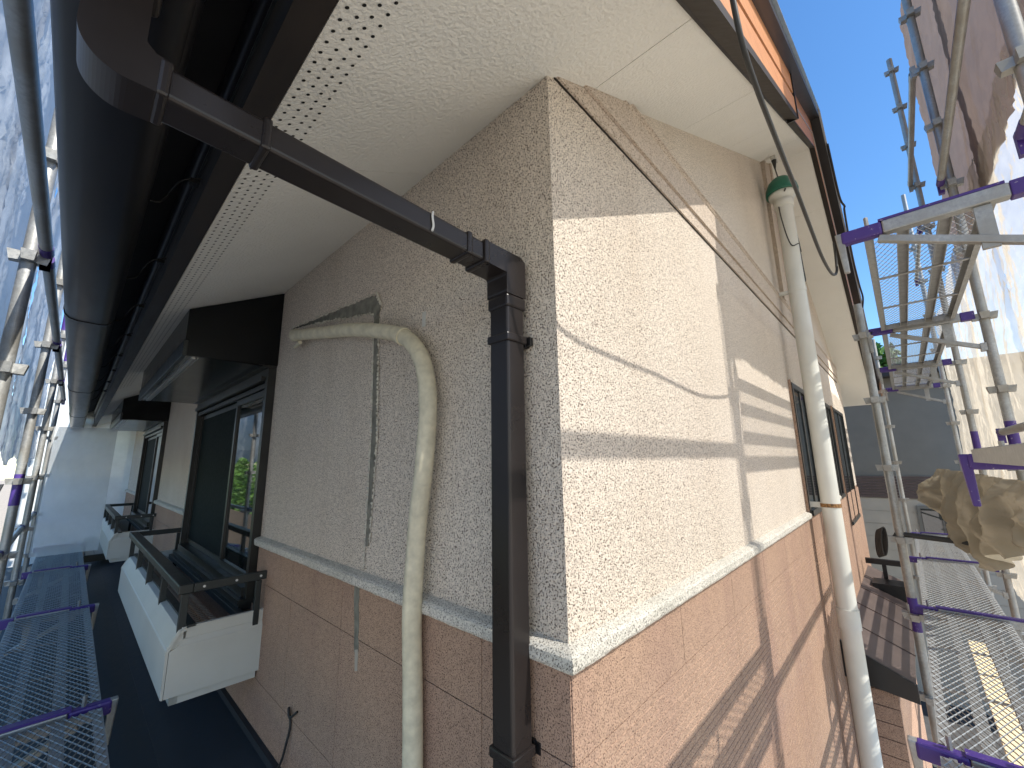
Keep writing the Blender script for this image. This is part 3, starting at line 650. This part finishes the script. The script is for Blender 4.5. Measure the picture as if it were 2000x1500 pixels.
# window boxes with rails
def flower_box(label):
    t = thing('window_box', label, 'window box', (-0.2, 3.2, -1.05), 'white window boxes with dark rails')
    y0, y1 = 1.97, 4.42
    pr = [(-0.332, -0.742), (-0.362, -0.748), (-0.397, -0.822), (-0.402, -0.826), (-0.402, -1.020), (-0.392, -1.024), (-0.392, -0.83), (-0.355, -0.757), (-0.332, -0.752)]
    MB().extrude(pr, 1, y0, y1).build('front_panel', 'white_metal', t, 0.002)
    MB().box((-0.334, y0+0.004, -0.7415), (-0.300, y1, -0.730)).build('inner_ledge', 'rail_dark', t)
    for ya, yb, nm in ((y0, y0+0.012, 0), (y1-0.012, y1, 1)):
        m = MB(); s = -1 if nm == 0 else 1; yf = ya if nm == 0 else yb
        yi = yb if nm == 0 else ya
        m.extrude([(-0.390, -0.828), (-0.360, -0.815), (-0.002, -0.815), (-0.002, -1.026), (-0.390, -1.022)], 1, yf, yi)
        m.build('end_panel', 'white_metal', t, 0.002)
        m = MB(); m.hexa([(-0.362, yf-0.0*s, -0.8145), (-0.002, yf, -0.8145), (-0.002, yi, -0.8145), (-0.362, yi, -0.8145), (-0.345, yf-0.012*s, -0.790), (-0.002, yf-0.012*s, -0.790), (-0.002, yf-0.024*s, -0.790), (-0.345, yf-0.024*s, -0.790)]); m.build('end_step', 'white_metal', t)
        m = MB(); m.box((-0.345, yf-0.010*s, -0.7895), (-0.002, yf-0.026*s, -0.742)); m.box((-0.352, yf-0.006*s, -0.7415), (-0.002, yf-0.028*s, -0.736)); m.build('end_lip', 'white_metal', t, 0.002)
        m = MB(); m.extrude([(-0.330, -0.735), (-0.364, -0.745), (-0.404, -0.826), (-0.404, -0.840), (-0.372, -0.840), (-0.335, -0.79)], 1, yf-0.016*s, yf-0.010*s); m.build('corner_cap', 'white_metal', t)
    MB().box((-0.365, y0+0.02, -1.062), (-0.02, y0+0.05, -1.0265)).box((-0.365, y0+0.02, -1.062), (-0.335, y1-0.02, -1.0265)).build('bottom_rail', 'white_metal', t)
    # floor of expanded metal
    m = MB(); yy = y0+0.03; i = 0
    while yy < y1-0.05:
        for j in range(9):
            xa = -0.37+j*0.04; xb = xa+0.04; s = 0.011*(1 if (i+j) % 2 else -1)
            m.bar((xa, yy-s, -0.985), (xb, yy+s, -0.985), 0.004, 0.004)
        yy += 0.022; i += 1
    m.build('floor_mesh', 'alum', t, kind='stuff', recalc=False)
    rz0, rz1 = -0.590, -0.546
    MB().box((-0.385, y0, rz0), (-0.325, y1, rz1)).build('handrail', 'rail_dark', t, 0.006)
    MB().box((-0.3245, y0+0.002, rz0+0.002), (-0.002, y0+0.030, rz1-0.002)).build('side_rail', 'rail_dark', t, 0.003)
    MB().box((-0.3245, y1-0.030, rz0+0.002), (-0.002, y1-0.002, rz1-0.002)).build('side_rail', 'rail_dark', t, 0.003)
    for k in range(5):
        yk = y0+0.012+(y1-y0-0.05)*k/4
        MB().box((-0.368, yk, -0.985), (-0.338, yk+0.026, rz0-0.001)).build('upright', 'rail_dark', t, 0.002)
    for yk in (y0+0.004, y1-0.03): MB().box((-0.058, yk, -0.985), (-0.032, yk+0.022, rz0-0.001)).build('upright', 'rail_dark', t, 0.002)
    MB().box((-0.10, y0+0.05, -0.80), (-0.065, y1-0.05, -0.765)).build('lower_rail', 'rail_dark', t, 0.002)
    for xk in (-0.285, -0.15, -0.04): MB().tube([(xk, y0-0.0006, -0.568), (xk, y0+0.004, -0.568)], 0.006, 8).build('screw', 'mortar_white', t)
    return t
fb = flower_box('white window box with dark metal rail below the nearer window')
copy_tree(fb, (0, 4.25, 0))['label'] = 'white window box with dark metal rail below the farther window'
tag(MB().tube(catmull([(-0.016, 1.42, -1.02), (-0.03, 1.46, -1.05), (-0.022, 1.50, -1.03), (-0.02, 1.475, -1.09), (-0.025, 1.49, -1.16), (-0.03, 1.52, -1.24), (-0.05, 1.56, -1.31)], 6), 0.005, 6).build('wall_wire', 'cable'), 'short twisted brown wire poking from the terracotta siding above the dark roof', 'wire')

# ------------------------------------------------------------------ scaffold
BAY, PITCH = 2.106, 0.5555
POST_R = 0.0285
def pockets(z0, z1): 
    z = 0.470; out = []
    while z-PITCH > z0: z -= PITCH
    while z < z1: out.append(z); z += PITCH
    return out
def scaffold_post(x, y, z0, z1, label, group, top_purple=None):
    t = thing('scaffold_post', label, 'scaffold post', (x, y, z0), group)
    MB().tube([(x, y, z0), (x, y, z1)], POST_R, 18).build('pole', 'galv', t)
    for z in pockets(z0+0.1, z1-0.05):
        m = MB()
        for k in range(4):
            c, s = (1, 0, -1, 0)[k], (0, 1, 0, -1)[k]; d0, d1, w = POST_R-0.004, POST_R+0.044, 0.026
            p = lambda a, b, zz: (x+c*a-s*b, y+s*a+c*b, zz)
            m.hexa([p(d0, -w, z-0.022), p(d1-0.010, -w*0.8, z-0.024), p(d1-0.010, w*0.8, z-0.024), p(d0, w, z-0.022), p(d0, -w, z+0.024), p(d1, -w, z+0.024), p(d1, w, z+0.024), p(d0, w, z+0.024)])
        m.build('coupling_pocket', 'galv', t)
    for z in ([] if top_purple is None else top_purple):
        MB().tube([(x, y, z), (x, y, z+0.24)], POST_R+0.0012, 18).build('joint_sleeve', 'purple', t)
    MB().tube([(x, y, z0+0.02), (x, y, z0+1.2)], POST_R+0.001, 18, False).build('paint_band', 'purple', t) if False else None
    return t
def guard_rail(a, b, label, group, r=0.0245, hook='purple'):
    a, b = Vector(a), Vector(b); d = (b-a).normalized()
    t = thing('guard_rail', label, 'guard rail', (a+b)/2, group)
    MB().tube([a+d*0.10, b-d*0.10], r, 14).build('tube', 'galv', t)
    for p, s in ((a, 1), (b, -1)):
        MB().tube([p+d*s*0.035, p+d*s*0.13], r+0.002, 14).box(p+Vector((-0.018, -0.018, -0.075)), p+Vector((0.018, 0.018, 0.03))).build('hook', hook, t)
    return t
def bracket(px, py, axis, sign, z, reach, label, group, strut=True, wedge='galv'):
    """beam from the post towards the house, purple nose with a hanging wedge, diagonal strut"""
    t = thing('scaffold_bracket', label, 'scaffold bracket', (px, py, z), group)
    q = (lambda d, w, zz: (px+w, py+sign*d, zz)) if axis == 'y' else (lambda d, w, zz: (px+sign*d, py+w, zz))
    up = (0, 0, 1)
    MB().bar(q(0.12, 0, z-0.018), q(reach-0.15, 0, z-0.018), 0.050, 0.060).build('beam', 'galv', t, 0.006)
    MB().bar(q(0.13, 0.0, z+0.0185), q(reach-0.14, 0.0, z+0.0185), 0.046, 0.012).build('beam_strip', 'purple', t)
    MB().bar(q(0.045, 0, z-0.018), q(0.12, 0, z-0.018), 0.055, 0.066).build('head', 'purple', t, 0.004)
    MB().bar(q(reach-0.15, 0, z-0.018), q(reach, 0, z-0.018), 0.052, 0.062).build('nose', 'purple', t, 0.010)
    m = MB(); a, b = reach-0.012, reach+0.022
    m.hexa([q(a, -0.014, z-0.19), q(b-0.012, -0.014, z-0.19), q(b-0.012, 0.014, z-0.19), q(a, 0.014, z-0.19), q(a, -0.020, z+0.012), q(b, -0.020, z+0.012), q(b, 0.020, z+0.012), q(a, 0.020, z+0.012)])
    m.build('wedge', wedge, t, 0.005)
    MB().bar(q(reach-0.10, 0, z+0.012), q(reach-0.10, 0, z+0.06), 0.012, 0.012, (1, 1, 0)).build('stop_pin', 'galv', t)
    if strut:
        MB().bar(q(reach*0.80, 0, z-0.062), q(0.035, 0, z-0.27), 0.032, 0.032).build('strut', 'galv', t, 0.003)
        MB().bar(q(0.20, 0, z-0.05), q(0.20, 0, z-0.235), 0.050, 0.020, (1, 0.01, 0) if axis == 'y' else (0.01, 1, 0)).build('gusset', 'galv', t)
        MB().box(Vector(q(0.02, -0.026, z-0.30)), Vector(q(0.052, 0.026, z-0.24))).build('strut_clip', 'galv', t)
    return t

PL = BAY-0.10        # plank length
def expanded(width, length):
    m = MB(); xp = 0.066; n = int(length/(xp/2)); cw = width/round(width/0.0135); nc = round(width/cw)
    for i in range(n+1):
        x = -length/2+i*xp/2; pts = []
        for j in range(nc+1):
            s = (xp/4-0.0008)*(1 if (i+j) % 2 else -1)
            pts.append((x+s, -width/2+j*cw))
        h = 0.0026; w = 0.0022
        vs = []; fs = []
        for (a, b) in pts: vs += [(a-w, b, h*0.2), (a+w, b, h), (a+w, b, -h*0.2), (a-w, b, -h)]
        for j in range(nc):
            for k in range(4): fs.append((4*j+k, 4*j+(k+1) % 4, 4*j+4+(k+1) % 4, 4*j+4+k))
        m.add(vs, fs)
    return m
MESHES = {}
def plank(loc, rz, width, nst, label, group):
    """built along local x, then turned; shares its meshes between copies"""
    key = (width, nst)
    t = thing('scaffold_plank', label, 'scaffold plank', loc, group); t.rotation_euler = (0, 0, rz)
    if key not in MESHES:
        hw = width/2; parts = []
        for s in (-1, 1):
            m = MB(); m.bar((-PL/2, s*(hw-0.018), -0.004), (PL/2, s*(hw-0.018), -0.004), 0.036, 0.006); m.bar((-PL/2, s*(hw-0.003), -0.026), (PL/2, s*(hw-0.003), -0.026), 0.005, 0.040); m.bar((-PL/2, s*(hw-0.013), -0.047), (PL/2, s*(hw-0.013), -0.047), 0.024, 0.003); parts.append(('side_rail', m.mesh('side_rail', 'tread'), None))
        for s in (-1, 1):
            m = MB(); m.bar((s*(PL/2-0.003), -hw+0.006, -0.026), (s*(PL/2-0.003), hw-0.006, -0.026), 0.005, 0.042); parts.append(('end_rail', m.mesh('end_rail', 'galv'), None))
        for k in range(nst):
            yk = -hw+width*(k+1)/(nst+1)
            m = MB(); m.bar((-PL/2+0.01, yk, -0.0085), (PL/2-0.01, yk, -0.0085), 0.042, 0.004); m.bar((-PL/2+0.01, yk-0.020, -0.022), (PL/2-0.01, yk-0.020, -0.022), 0.003, 0.022); m.bar((-PL/2+0.01, yk+0.020, -0.022), (PL/2-0.01, yk+0.020, -0.022), 0.003, 0.022); parts.append(('stiffener', m.mesh('stiffener', 'tread'), None))
        for k in (-1, 1):
            m = MB(); m.tube([(k*PL/6, -hw+0.01, -0.040), (k*PL/6, hw-0.01, -0.040)], 0.0075, 8); parts.append(('cross_rod', m.mesh('cross_rod', 'galv'), None))
        parts.append(('tread_mesh', expanded(width-0.012, PL-0.01).mesh('tread_mesh', 'tread', False), 'stuff'))
        for sx in (-1, 1):
            for sy in (-1, 1):
                m = MB(); a = sx*(PL/2); m.bar((a-0.02*sx, sy*(hw-0.035), -0.012), (a+0.045*sx, sy*(hw-0.035), -0.012), 0.022, 0.010); m.bar((a+0.042*sx, sy*(hw-0.035), -0.017), (a+0.042*sx, sy*(hw-0.035), -0.05), 0.022, 0.008, (1, 0, 0)); parts.append(('hook', m.mesh('hook', 'galv'), None))
        MESHES[key] = parts
    for nm, me, kd in MESHES[key]:
        c = bpy.data.objects.new(nm, me); COL.objects.link(c); c.parent = t
        if kd: c['kind'] = kd
    return t

# --- right side (along the gable)
RY = -1.174
RXS = [-0.449, 1.657, 3.763, 5.869, 7.975]
GP = 'outer scaffold posts along the gable'
lab = ['galvanised scaffold post beside the viewer, just outside the gable corner', 'nearest thick scaffold post at the top right edge with bright steel highlight', 'second scaffold post on the gable side holding the brown sheet', 'third scaffold post on the gable side, against the sky', 'farthest scaffold post on the gable side near the grey end wall']
tops = [3.2, 5.6, 5.6, 5.1, 4.2]
for i, x in list(enumerate(RXS))[1:]:
    scaffold_post(x, RY, GZ, tops[i], lab[i], GP, [0.0 if i else -0.6] if i in (1, 2) else ([0.02] if i == 3 else None))
scaffold_post(3.763, -0.48, GZ, 1.32, 'short inner scaffold post close to the gable wall with purple sleeve low down', 'inner posts', [-1.30])
scaffold_post(7.975, -0.48, GZ, 1.9, 'faint inner scaffold post far along the gable passage', 'inner posts')
GR = 'guard rails on the gable scaffold'
guard_rail((RXS[1], RY+0.06, 2.13+0.03), (RXS[2], RY+0.06, 2.16), 'steel guard rail running down to the second post in front of the brown sheet', GR)
guard_rail((RXS[2], RY+0.06, 3.28), (RXS[3], RY+0.06, 3.28), 'dark guard rail at the edge of the brown sheet beside the sky', GR, hook='galv')
guard_rail((RXS[3], RY+0.06, 2.71), (RXS[4], RY+0.06, 2.71), 'far guard rail between the third and last posts', GR)
guard_rail((RXS[0], RY+0.055, 1.25), (RXS[1], RY+0.055, 1.25), 'guard rail in the nearest bay whose shadow crosses the sunlit wall', GR)
guard_rail((RXS[0], RY+0.055, 0.16), (RXS[1], RY+0.055, 0.16), 'low guard rail in the nearest gable bay beside the middle plank', GR)
guard_rail((RXS[1], RY+0.055, 0.16), (RXS[2], RY+0.055, 0.16), 'low guard rail in the second gable bay under the upper deck', GR)
guard_rail((RXS[2], RY+0.055, -0.36), (RXS[3], RY+0.055, -0.36), 'lower guard rail in the third gable bay above the walkway', GR)
GB = 'brackets on the gable scaffold'
ZU, ZL = 1.085, -1.117
bn = ['first upper bracket with scuffed purple nose and hanging steel wedge', 'second upper bracket carrying the joint of the overhead decks', 'third upper bracket, hazy, at the far end of the overhead decks', 'last upper bracket far down the gable passage']
for i, x in enumerate(RXS[1:]): bracket(x, RY, 'y', 1, ZU-0.02, 0.655, bn[i], GB)
bl = ['lower bracket with thick purple channel at the bottom right corner', 'lower bracket with purple channel between the first and second walkway planks', 'lower bracket with purple channel further down the gable walkway', 'faint lower bracket at the far end of the gable walkway']
for i, x in enumerate(RXS[1:]): bracket(x, RY, 'y', 1, ZL-0.004, 0.71, bl[i], GB)
bracket(RXS[1], RY, 'y', 1, -0.005, 0.40, 'middle bracket with purple tapered nose at eye level on the right edge', GB, False, 'purple')
GD = 'expanded metal planks on the gable side'
for i, lb in enumerate(('nearest overhead plank seen from below against blue sky', 'second overhead plank, hazier, further down the gable', 'last overhead plank in the grey distance')):
    plank((RXS[1+i]+BAY/2, -0.812, ZU), 0, 0.425, 2, lb, GD)
for i, lb in enumerate(('walkway plank cut off by the bottom right corner', 'large walkway plank at lower right above the pale timber', 'second walkway plank on the gable side beyond the purple channel', 'far walkway plank on the gable side near the brown roof', 'farthest walkway plank by the grey end wall')):
    if i < 4: plank((RXS[i]+BAY/2, -0.745, ZL), 0, 0.425, 2, lb, GD)
plank((RXS[0]+BAY/2-0.02, -0.935, 0.024), 0, 0.30, 1, 'narrow plank seen edge on at eye level at the right, above the bundled sheet', GD)
tag(MB().tube([(3.763, -0.50, -0.60), (3.763, RY+0.05, -0.64)], 0.020, 12).build('brace_tube', 'cable'), 'dark brace tube crossing the gable walkway from the inner post', 'tube')
# --- left side (along the eave)
LX = -1.08
LYS = [0.30, 2.406, 4.512, 6.618, 8.724]
ll = ['eave side scaffold post just out of view beside the viewer', 'nearest eave side post, broad and bright at the left edge', 'second eave side post with white pockets beside the gutter', 'third eave side post in the row at the left', 'last eave side post fading beside the gutter end']
for i, y in list(enumerate(LYS))[1:]: scaffold_post(LX, y, GZ, 4.2 if i < 3 else 4.0, ll[i], 'eave scaffold posts', [-0.27] if i in (2,) else ([1.66] if i > 2 else None))
for i in range(4):
    guard_rail((LX+0.055, LYS[i], 1.06), (LX+0.055, LYS[i+1], 1.06), ['dark guard rail crossing the top left in front of the blue sheet', 'second guard rail in the row by the gutter', 'third guard rail by the gutter', 'fourth and smallest guard rail by the gutter'][i], 'guard rails on the eave scaffold')
    guard_rail((LX-0.02, LYS[i], -0.62), (LX-0.02, LYS[i+1], -0.62), ['low guard rail beside the nearest eave plank', 'low guard rail beside the second eave plank', 'low guard rail beside the third eave plank', 'low guard rail beside the last eave plank'][i], 'guard rails on the eave scaffold')
le = ['lower eave bracket out of view under the viewer', 'nearest eave bracket with purple channel and wedge over the dark roof', 'second eave bracket with purple nose over the dark roof', 'third eave bracket in the hazy distance', 'last eave bracket far down the walkway']
for i, y in list(enumerate(LYS))[1:]: bracket(LX, y, 'x', 1, ZL-0.004, 0.560, le[i], 'brackets on the eave scaffold')
lp = ['nearest expanded metal plank at the bottom left', 'second expanded metal plank on the eave walkway', 'third expanded metal plank on the eave walkway', 'fourth expanded metal plank on the eave walkway, palest']
for i in range(4): plank((-0.770, LYS[i]+BAY/2, ZL), R(90), 0.425, 2, lp[i], 'expanded metal planks on the eave side')

# ------------------------------------------------------------------ sheets
def sheet(name, axis, fixed, a0, a1, z0, z1, mat, label, group, amp=0.05, seed=0, folds=1.0, nx=90, nz=90, skew=0.0, cut=None, out=1):
    vs = []; fs = []
    for i in range(nx+1):
        u = i/nx; a = a0+(a1-a0)*u
        for j in range(nz+1):
            v = j/nz; zz0 = z0+(cut(a) if cut else 0); z = zz0+(z1-zz0)*v
            p = Vector((a*0.9+seed*13.7, z*0.55+skew*a, seed*3.1))
            h = noise.noise(p*1.1)*0.9+0.5*noise.noise(p*2.3+Vector((3, 1, 0)))
            q = Vector((a*3.2+z*1.2+seed, z*0.8-a*0.5, 2.0+seed)); r = (1-abs(noise.noise(q)))**3
            q2 = Vector((a*7+z*5+seed, z*3.5-a*4, 5.0)); r2 = (1-abs(noise.noise(q2)))**6
            e = min(u, 1-u)*2; q3 = Vector((a*15-z*9+seed, z*10+a*6, 9.0)); r3 = (1-abs(noise.noise(q3)))**8
            d = amp*(h*min(1, e*4)*folds*0.8+r*0.4+r2*0.26+r3*0.12)
            vs.append((a, fixed-out*d, z) if axis == 'x' else (fixed-out*d, a, z))
    for i in range(nx):
        for j in range(nz):
            k = i*(nz+1)+j; fs.append((k, k+nz+1, k+nz+2, k+1))
    return tag(MB().add(vs, fs, True).build(name, mat, recalc=False), label, 'scaffold sheet', group)
GS = 'scaffold sheets on the gable side'
YS = -1.30
sheet('scaffold_sheet', 'x', YS, -2.4, 1.76, -0.30, 4.2, 'sheet_cream', 'unseen cream mesh sheet added in the nearest gable bay to filter the sun', GS, 0.06, 1)  # added out of view, evens the sunlight on the near gable wall
sheet('scaffold_sheet', 'x', YS-0.012, 1.60, 3.90, -0.95, 2.30, 'sheet_cream', 'wrinkled cream mesh sheet behind the overhead deck at the right', GS, 0.07, 2, cut=lambda a: 0.1*math.sin(a*5))
sheet('scaffold_sheet', 'x', YS+0.012, 3.72, 6.0, -1.3, 2.30, 'sheet_cream', 'cream mesh sheet in the third gable bay beyond the second post', GS, 0.06, 3)
sheet('scaffold_sheet', 'x', YS-0.012, 5.82, 9.6, -1.6, 2.30, 'sheet_cream', 'far cream mesh sheet closing the gable passage on the right', GS, 0.06, 4)
sheet('scaffold_sheet', 'x', YS-0.03, 1.665, 3.98, 1.98, 5.8, 'sheet_brown', 'brown grey sheet hung high behind the steel guard rail', GS, 0.05, 5, skew=0.3)
sheet('scaffold_sheet', 'x', YS-0.07, 3.70, 6.25, 1.98, 5.8, 'sheet_brown', 'brown grey sheet edge beside the open blue sky', GS, 0.05, 6, skew=0.3)
GL = 'scaffold sheets on the eave side'
for i, lb in enumerate(('pale blue wrinkled sheet in the top left corner', 'pale blue sheet behind the second eave post', 'pale sheet behind the third eave post', 'pale sheet at the far end of the eave walkway')):
    a = LYS[i]-0.08; sheet('scaffold_sheet', 'y', -1.22-0.012*(i % 2), a, a+BAY+0.14, 0.10 if i else -0.4, 4.3, 'sheet_blue', lb, GL, 0.05, 10+i, nx=80, nz=110, out=-1, cut=lambda a: 0.06*math.sin(a*6))
sheet('end_sheet', 'x', 10.6, -1.35, 0.35, -1.6, 2.6, 'sheet_end', 'smooth pale blue grey sheet closing the end of the eave walkway', GL, 0.03, 20, nx=30, nz=40)
MAT['haze_veil'] = sheet_mat('white_haze_veil', (0.92, 0.95, 0.96), 0.40, 0.5)  # added see-through veil, imitates haze over the walkway end
sheet('haze_sheet', 'x', 7.35, -1.03, -0.43, -1.05, 0.55, 'haze_veil', 'thin pale veil added to imitate haze at the far end of the eave walkway', GL, 0.03, 31, nx=30, nz=40)
# bundled sheet hanging below the middle bracket
def bundle():
    vs = []; fs = []; n, mz = 140, 70
    for i in range(n+1):
        u = i/n
        bx, by = 4.25-1.35*u, -0.80-0.30*u
        for j in range(mz+1):
            v = j/mz
            sag = (0.52+0.30*u)*(0.75+0.25*math.sin(u*5))
            z = -0.10-0.05*u-sag*v+0.04*math.sin(u*23)*v
            d = 0.06*math.sin(v*math.pi)*(1+0.6*math.sin(u*17+v*3))+0.035*math.sin(u*41+2*v)*(0.3+v)+0.03*noise.noise(Vector((u*5, v*4, 2)))+0.018*math.sin(u*70+3*math.sin(v*4))*(0.4+0.6*v)+0.012*(1-abs(noise.noise(Vector((u*14+v*3, v*3, 4)))))**5+0.004*(1-abs(noise.noise(Vector((u*26-v*9, v*12, 7)))))**5
            vs.append((bx-d*0.9, by+d*1.3, z))
    for i in range(n):
        for j in range(mz):
            k = i*(mz+1)+j; fs.append((k, k+mz+1, k+mz+2, k+1))
    return MB().add(vs, fs, True).build('bundled_sheet', 'sheet_fold', recalc=False)
tag(bundle(), 'gathered olive cream sheet sagging below the middle bracket at the right edge', 'scaffold sheet', GS)

# ------------------------------------------------------------------ clutter in the gable passage
tag(MB().box((3.9, -0.99, -2.22), (6.9, -0.83, -2.18)).build('timber_board', 'wood_board', None, 0.004), 'pale timber board seen through the large plank at lower right', 'board')
cc = thing('cable_coil', 'black coiled cable tied to the inner scaffold post', 'cable', (3.75, -0.42, -0.62))
for k in range(5):
    pts = []
    for j in range(25):
        t = 2*math.pi*j/24; pts.append((3.74+0.02*k, -0.38+0.020*math.cos(t)+0.010*k, -0.66+0.095*math.sin(t)-0.05*math.cos(t)-0.008*k))
    MB().tube(pts, 0.006, 6).build('loop', 'cable', cc)
MB().tube(catmull([(3.75, -0.44, -0.62), (3.76, -0.47, -0.58), (3.76, -0.49, -0.62)], 4), 0.008, 6).build('tie', 'cable', cc)
tr = thing('dark_rack', 'black metal rack with posts at the far end of the gable passage', 'rack', (6.6, -0.25, -1.6))
MB().box((6.2, -0.42, -1.30), (6.26, -0.05, -1.24)).build('top_rail', 'black', tr); MB().box((6.2, -0.24, -1.46), (6.26, -0.20, -1.30)).build('upright', 'black', tr); MB().box((5.9, -0.40, -1.66), (6.2, -0.10, -1.46)).build('tray', 'black', tr)

# neighbour closing the gable passage
nh = thing('neighbour_house', 'grey and beige neighbouring house closing the end of the gable passage', 'house', (10.2, 0, GZ))
MB().box((10.2, -5.0, -0.36), (13, 4.0, 1.55)).build('wall', 'neigh_grey', nh)
for i in range(8): MB().box((10.17, -5.0, -0.775+0.052*i), (10.197, 4.0, -0.775+0.052*(i+1)-0.006)).build('siding_board', 'neigh_brown', nh)
MB().box((10.2, -5.0, GZ), (13, 4.0, -0.362)).build('wall', 'neigh_beige', nh)
for i in range(9): MB().box((10.185, -5.0, -0.79-0.24*(i+1)+0.006), (10.199, 4.0, -0.79-0.24*i)).build('siding_board', 'neigh_beige', nh)
MB().box((9.9, -5.3, 1.552), (13.3, 4.3, 1.70)).build('roof', 'roof_top', nh)
m = MB(); m.box((10.14, -1.15, -1.75), (10.195, -0.62, -0.90)); w_ = m.build('window', 'neigh_grey', nh); subpart(MB().box((10.13, -1.1, -1.7), (10.139, -0.67, -0.95)).build('pane', 'glass'), w_)

# carport roof by the far window box
ct = thing('carport_roof', 'pale ribbed roof panel low beside the far window box', 'carport', (-0.35, 10, -1.3))
for i in range(4):
    xa = -0.50+0.095*i
    MB().hexa([(xa, 8.3, -1.26), (xa+0.09, 8.3, -1.26), (xa+0.09, 10.5, -1.24), (xa, 10.5, -1.24), (xa, 8.3, -1.25), (xa+0.09, 8.3, -1.25), (xa+0.09, 10.5, -1.23), (xa, 10.5, -1.23)]).build('panel', 'neigh_beige', ct)
MB().box((-0.52, 8.26, -1.33), (-0.12, 8.295, -1.235)).build('edge_beam', 'rail_dark', ct)

# ------------------------------------------------------------------ planting seen past the scaffold
def leaf_cloud(m, c, rad, n, size, rng):
    for _ in range(n):
        while True:
            p = Vector((rng.uniform(-1, 1), rng.uniform(-1, 1), rng.uniform(-1, 1)))
            if p.length < 1 and (p.length > 0.55 or rng.random() < 0.3): break
        p = Vector((p.x*rad[0], p.y*rad[1], p.z*rad[2]))*(0.8+0.3*noise.noise(p*2.0+Vector(c)))+Vector(c)
        a = Vector((rng.uniform(-1, 1), rng.uniform(-1, 1), rng.uniform(-1, 1))).normalized()
        b = a.cross(Vector((rng.uniform(-1, 1), rng.uniform(-1, 1), 0.3))).normalized(); s = size*rng.uniform(0.6, 1.3)
        m.add([p-a*s, p+b*s*0.5, p+a*s, p-b*s*0.5], [(0, 1, 2, 3)])
rng = random.Random(3)
m = MB()
for y in range(4, 48, 2): leaf_cloud(m, (-5.2+rng.uniform(-.3, .3)-max(0, y-24)*0.02, y, -1.5), (1.1, 1.4, 2.8+rng.uniform(-.2, .4)), 1300, 0.11, rng)
h_ = tag(m.build('hedge', 'leaf', kind='stuff', recalc=False), 'tall green hedge beyond the eave scaffold, mirrored in the nearer window glass', 'hedge')
fe = thing('timber_fence', 'brown timber fence standing in front of the hedge', 'fence', (-4.0, 15, GZ))
for k in range(60): MB().box((-3.92, 3+0.45*k, GZ), (-3.89, 3+0.45*k+0.43, GZ+2.6)).build('board', 'fence', fe)
tt = thing('garden_tree', 'leafy tree top showing beyond the last overhead deck', 'tree', (15.5, -0.3, GZ))
m = MB()
for c in ((15.5, -0.2, 2.7), (15.2, 0.9, 2.1), (15.8, -1.2, 2.0), (15.4, 0.2, 1.6)): leaf_cloud(m, c, (1.0, 1.0, 0.8), 900, 0.13, rng)
m.build('crown', 'leaf', tt, recalc=False)
MB().tube([(15.5, -0.3, GZ), (15.5, -0.2, 1.2), (15.5, -0.1, 2.4)], [0.18, 0.12, 0.05], 10).build('trunk', 'bark', tt)
